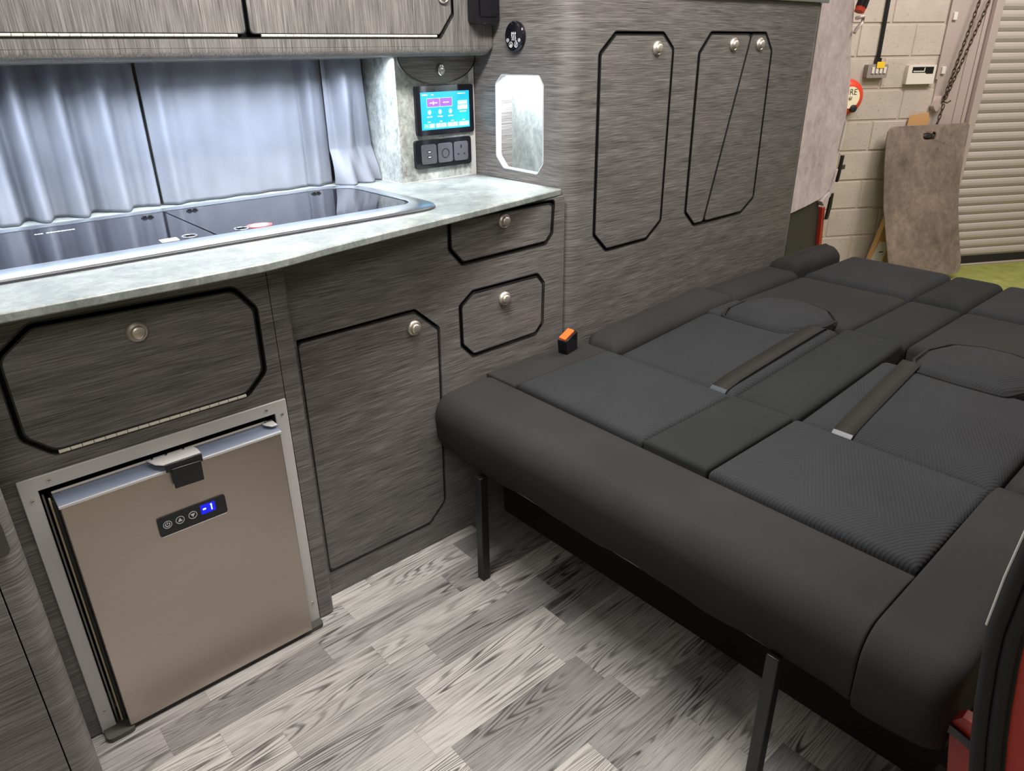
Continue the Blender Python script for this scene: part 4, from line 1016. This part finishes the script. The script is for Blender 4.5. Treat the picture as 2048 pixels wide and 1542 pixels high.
# lintel / guide frame of the shutter
gf = thing('shutter_guide', 'galvanised steel guide post beside the roller shutter', 'guide post', W(-0.75, -0.5))
obj('back_plate', MB().prism(rect(-0.935, -0.66, -0.5, 2.59), FWL, -0.05, 0.012), 'guide', gf, bevel=0.002)
obj('channel', MB().prism(rect(-0.735, -0.665, -0.5, 2.59), FWL, 0.012, 0.022), 'guide', gf, bevel=0.002)
obj('channel', MB().prism(rect(-0.655, -0.625, -0.5, 2.59), FWL, 0.0, 0.018), 'guide', gf, bevel=0.002)
obj('channel', MB().prism(rect(-0.617, -0.555, -0.5, 2.59), FWL, -0.02, 0.055), 'guide', gf, bevel=0.003)
for z in (0.985, 1.34): obj('clip', MB().prism(rect(-0.925, -0.895, z, z + 0.05), FWL, 0.012, 0.028), 'white', gf, bevel=0.002)
obj('conduit', MB().tube([W(-0.945, 0.95, 0.012), W(-0.940, 3.3, 0.012)], 0.008, 8), 'guide', gf, smooth=True)
# roller shutter
rs = thing('roller_shutter', 'closed galvanised roller shutter door of horizontal slats', 'shutter', W(0.8, -0.5))
bs = BASE[rs.name]
slat = bpy.data.meshes.new('slat')
prf = [(0.0, -0.012), (0.0, 0.0), (0.006, 0.004), (0.022, 0.012), (0.040, 0.013), (0.056, 0.009), (0.066, 0.001), (0.069, -0.010), (0.069, -0.012)]
mb = MB(); vs = []; L_ = 1.9
for u in (-0.55, L_):
    for (v, d) in prf:
        q = DW * u + NW * d; vs.append((q.x, q.y, v))
m_ = len(prf); fs = [(i, (i + 1) % m_, m_ + (i + 1) % m_, m_ + i) for i in range(m_)] + [tuple(range(m_)), tuple(range(2 * m_ - 1, m_ - 1, -1))]
mb.add(vs, fs); slat.from_pydata(mb.v, [], mb.f); bm = bmesh.new(); bm.from_mesh(slat); bmesh.ops.recalc_face_normals(bm, faces=bm.faces); bm.to_mesh(slat); bm.free()
slat.materials.append(M['shutter'])
zz = -0.425
while zz < 2.6:
    o = bpy.data.objects.new('slat', slat); C.objects.link(o); o.parent = rs
    o.location = Vector((G0.x, G0.y, zz)) - bs
    zz += 0.0705
obj('bottom_bar', MB().prism(rect(-0.55, 1.9, -0.500, -0.484), FWL, -0.02, 0.03), 'guide', rs, bevel=0.003)
obj('bottom_seal', MB().prism(rect(-0.55, 1.9, -0.484, -0.428), FWL, -0.02, 0.015), 'gasket', rs)
obj('head_box', MB().prism(rect(-0.55, 2.0, 2.6, 3.1), FWL, -0.02, 0.3), 'guide', rs)
# chains
def make_link():
    me = bpy.data.meshes.new('chain_link'); L = 0.013; r = 0.008
    pts = [(r * math.cos(t), 0, L + r * math.sin(t)) for t in [math.pi * k / 6 for k in range(7)]] + [(-r * math.cos(t), 0, -L - r * math.sin(t)) for t in [math.pi * k / 6 for k in range(7)]]
    m_ = MB().tube(pts, 0.0036, 6, closed=True); me.from_pydata(m_.v, [], m_.f); me.materials.append(M['chain'])
    me.polygons.foreach_set('use_smooth', [True] * len(me.polygons)); return me
LINK = make_link()
def chain(a, b, label):
    a, b = Vector(a), Vector(b); t = thing('chain', label, 'chain', b, 'shutter pull chains')
    n_ = int((a - b).length / 0.031); q = (a - b).to_track_quat('Z', 'Y')
    for i in range(n_ + 1):
        o = bpy.data.objects.new('chain_link', LINK); C.objects.link(o); o.parent = t
        o.location = (b + (a - b) * i / n_) - b
        o.rotation_mode = 'QUATERNION'; o.rotation_quaternion = q @ Matrix.Rotation(math.radians(20 + 90 * (i % 2)), 3, 'Z').to_quaternion()
chain(W(-0.752, 1.62, 0.07), W(-0.893, 0.82, 0.07), 'thin dark pull chain, left strand above the shutter chain keep')
chain(W(-0.655, 1.62, 0.07), W(-0.878, 0.83, 0.07), 'dark pull chain, right strand above the shutter chain keep')
chain(W(-0.895, 0.76, 0.08), W(-0.925, 0.56, 0.08), 'short chain length hanging between chain keep and leaning sheet')
ck = thing('chain_keep', 'worn metal chain keep bracket on the shutter guide', 'bracket', W(-0.9, 0.74))
obj('plate', MB().prism(rpoly([(-0.955, 0.765), (-0.925, 0.725), (-0.870, 0.775), (-0.860, 0.83), (-0.905, 0.835)], 0.008, 3), FWL, 0.012, 0.055), 'guide', ck, bevel=0.003)
obj('hook', MB().tube([W(-0.90, 0.80, 0.06), W(-0.87, 0.79, 0.085), W(-0.85, 0.805, 0.09)], 0.006, 8), 'chain', ck, smooth=True)
# wall items
cd = tag(obj('conduit_pipe', MB().tube([W(-1.463, 1.08, 0.014), W(-1.478, 3.3, 0.014)], 0.014, 10).box(-1.482, -1.444, 1.068, 1.10, 0.002, 0.03, lambda a, b, c: W(a, b, c)), 'black', smooth=True), 'black cable conduit running down the block wall to the switch', 'conduit')
sw = thing('wall_switch', 'grey four gang wall switch with a yellow tag on the block wall', 'switch', W(-1.46, 0.97))
obj('box', MB().prism(rpoly(rect(-1.553, -1.390, 0.968, 1.058), 0.008, 3), FWL, 0.0, 0.045), 'grey_box', sw, bevel=0.004)
for k in range(4): obj('rocker', MB().prism(rect(-1.522 + k * 0.0315, -1.502 + k * 0.0315, 0.998, 1.040), FWL, 0.045, 0.052), 'white', sw, bevel=0.001)
obj('tag', MB().prism(rpoly(rect(-1.492, -1.430, 1.034, 1.075), 0.006, 3), FWL, 0.052, 0.056), 'yellow', sw)
ap = thing('alarm_panel', 'white alarm panel with a dark display on the block wall', 'alarm panel', W(-1.09, 0.92))
obj('case', MB().prism(rpoly(rect(-1.214, -0.984, 0.920, 1.048), 0.003, 2), FWL, 0.0, 0.035), 'white', ap, bevel=0.003)
obj('display_bezel', MB().prism([(-1.18, 0.998), (-1.07, 0.998), (-1.06, 0.990), (-1.006, 0.990), (-1.006, 1.036), (-1.18, 1.036)], FWL, 0.035, 0.037), 'black', ap)
obj('display', MB().prism(rect(-1.172, -1.078, 1.003, 1.031), FWL, 0.037, 0.038, holes=[rect(-1.172, -1.085, 1.010, 1.031)]), 'white', ap)
bl_ = thing('fire_bell', 'red fire alarm bell with a cream centre, half hidden by the lining', 'fire bell', W(-1.65, 0.72))
ub, vb = -1.676, 0.842; FB = lambda a, b, h: W(ub + a, vb + b, h)
obj('gong', MB().lathe([(0.124, 0.02), (0.124, 0.03), (0.115, 0.055), (0.095, 0.070), (0.074, 0.074)], FB, 40), 'bell_red', bl_, smooth=True, angle=50)
obj('bracket', MB().lathe([(0.05, 0.0), (0.05, 0.022)], FB, 20), 'gasket', bl_)
fcx = obj('label_disc', MB().lathe([(0.074, 0.074), (0.073, 0.0775)], FB, 40), 'cream', bl_)
obj('centre_bolt', MB().lathe([(0.014, 0.0775), (0.014, 0.084), (0.008, 0.088)], FB, 6), 'guide', bl_)
obj('lettering', text_mesh('FIRE', 0.056, FWL, ub - 0.004, vb + 0.036, 0.0782), 'gasket', fcx)
obj('knob', MB().lathe([(0.026, 0.066), (0.026, 0.082), (0.020, 0.086)], lambda a, b, h: W(ub + 0.034 + a, vb - 0.074 + b, h + 0.006), 20), 'gasket', bl_, smooth=True)
# leaning sheet
A_ = Vector((6.966, 1.749, 0.62)); D_ = (Vector((6.837, 1.523, -0.5)) - A_).normalized(); N_ = DW.cross(D_).normalized()
if N_.dot(NW) < 0: N_ = -N_
def FS(u, v, d):
    p = A_ + DW * u + D_ * v + N_ * d; return (p.x, p.y, p.z)
plate = [(-1.275, -0.017), (-0.66, -0.026), (-0.64, -0.008), (-0.667, 0.175), (-0.691, 0.38), (-0.69, 0.59), (-0.664, 0.805), (-0.631, 0.995), (-0.633, 1.067), (-0.665, 1.098), (-0.861, 1.11), (-1.245, 1.13), (-1.272, 1.0), (-1.308, 0.769), (-1.339, 0.559), (-1.349, 0.285), (-1.345, 0.084), (-1.331, 0.016), (-1.309, -0.007)]
sh = tag(obj('leaning_sheet', MB().prism(plate, FS, -0.012, 0.0, holes=[rpoly(rect(-1.035, -0.925, 0.030, 0.085), 0.026, 5)]), 'sheet', bevel=0.003), 'stained brown grey sheet with a hand slot leaning by the shutter', 'sheet')
sk = tag(obj('slot_rag', MB().lathe([(0.020, 0.0), (0.026, 0.012), (0.014, 0.026)], lambda a, b, h: FS(-0.985 + a * 1.9, 0.058 + b * 0.95, h - 0.03), 14), 'gasket', smooth=True), 'black rag stuffed in the slot of the leaning sheet', 'rag')
cb = tag(obj('cardboard_piece', MB().prism([(-1.135, 0.45), (-0.955, 0.45), (-0.935, 0.66), (-0.955, 0.722), (-1.10, 0.705), (-1.115, 0.68)], FWL, 0.015, 0.022), 'card'), 'brown cardboard piece peeking out above the leaning sheet', 'cardboard')
ct = thing('carton', 'narrow brown carton with a white label behind the leaning sheet', 'carton', W(-1.2, -0.5, 0.1))
def FC(u, v, d): return W(u, v, d + 0.10 + 0.10 * (0.6 - v) * 0.5)
obj('box', MB().prism([(-1.345, -0.495), (-1.13, -0.495), (-1.06, -0.12), (-1.10, 0.05), (-1.175, 0.12), (-1.21, -0.02)], FC, -0.05, 0.0), 'card', ct, bevel=0.002)
lbx = obj('label', MB().prism([(-1.318, -0.40), (-1.205, -0.40), (-1.155, -0.215), (-1.248, -0.215)], FC, 0.0005, 0.002), 'white', ct)
obj('label_print', MB().prism(rect(-1.24, -1.20, -0.30, -0.292), FC, 0.002, 0.003).prism(rect(-1.275, -1.262, -0.385, -0.365), FC, 0.002, 0.003).prism(rect(-1.255, -1.242, -0.385, -0.365), FC, 0.002, 0.003).prism(rect(-1.30, -1.293, -0.392, -0.384), FC, 0.002, 0.003), 'gasket', lbx)
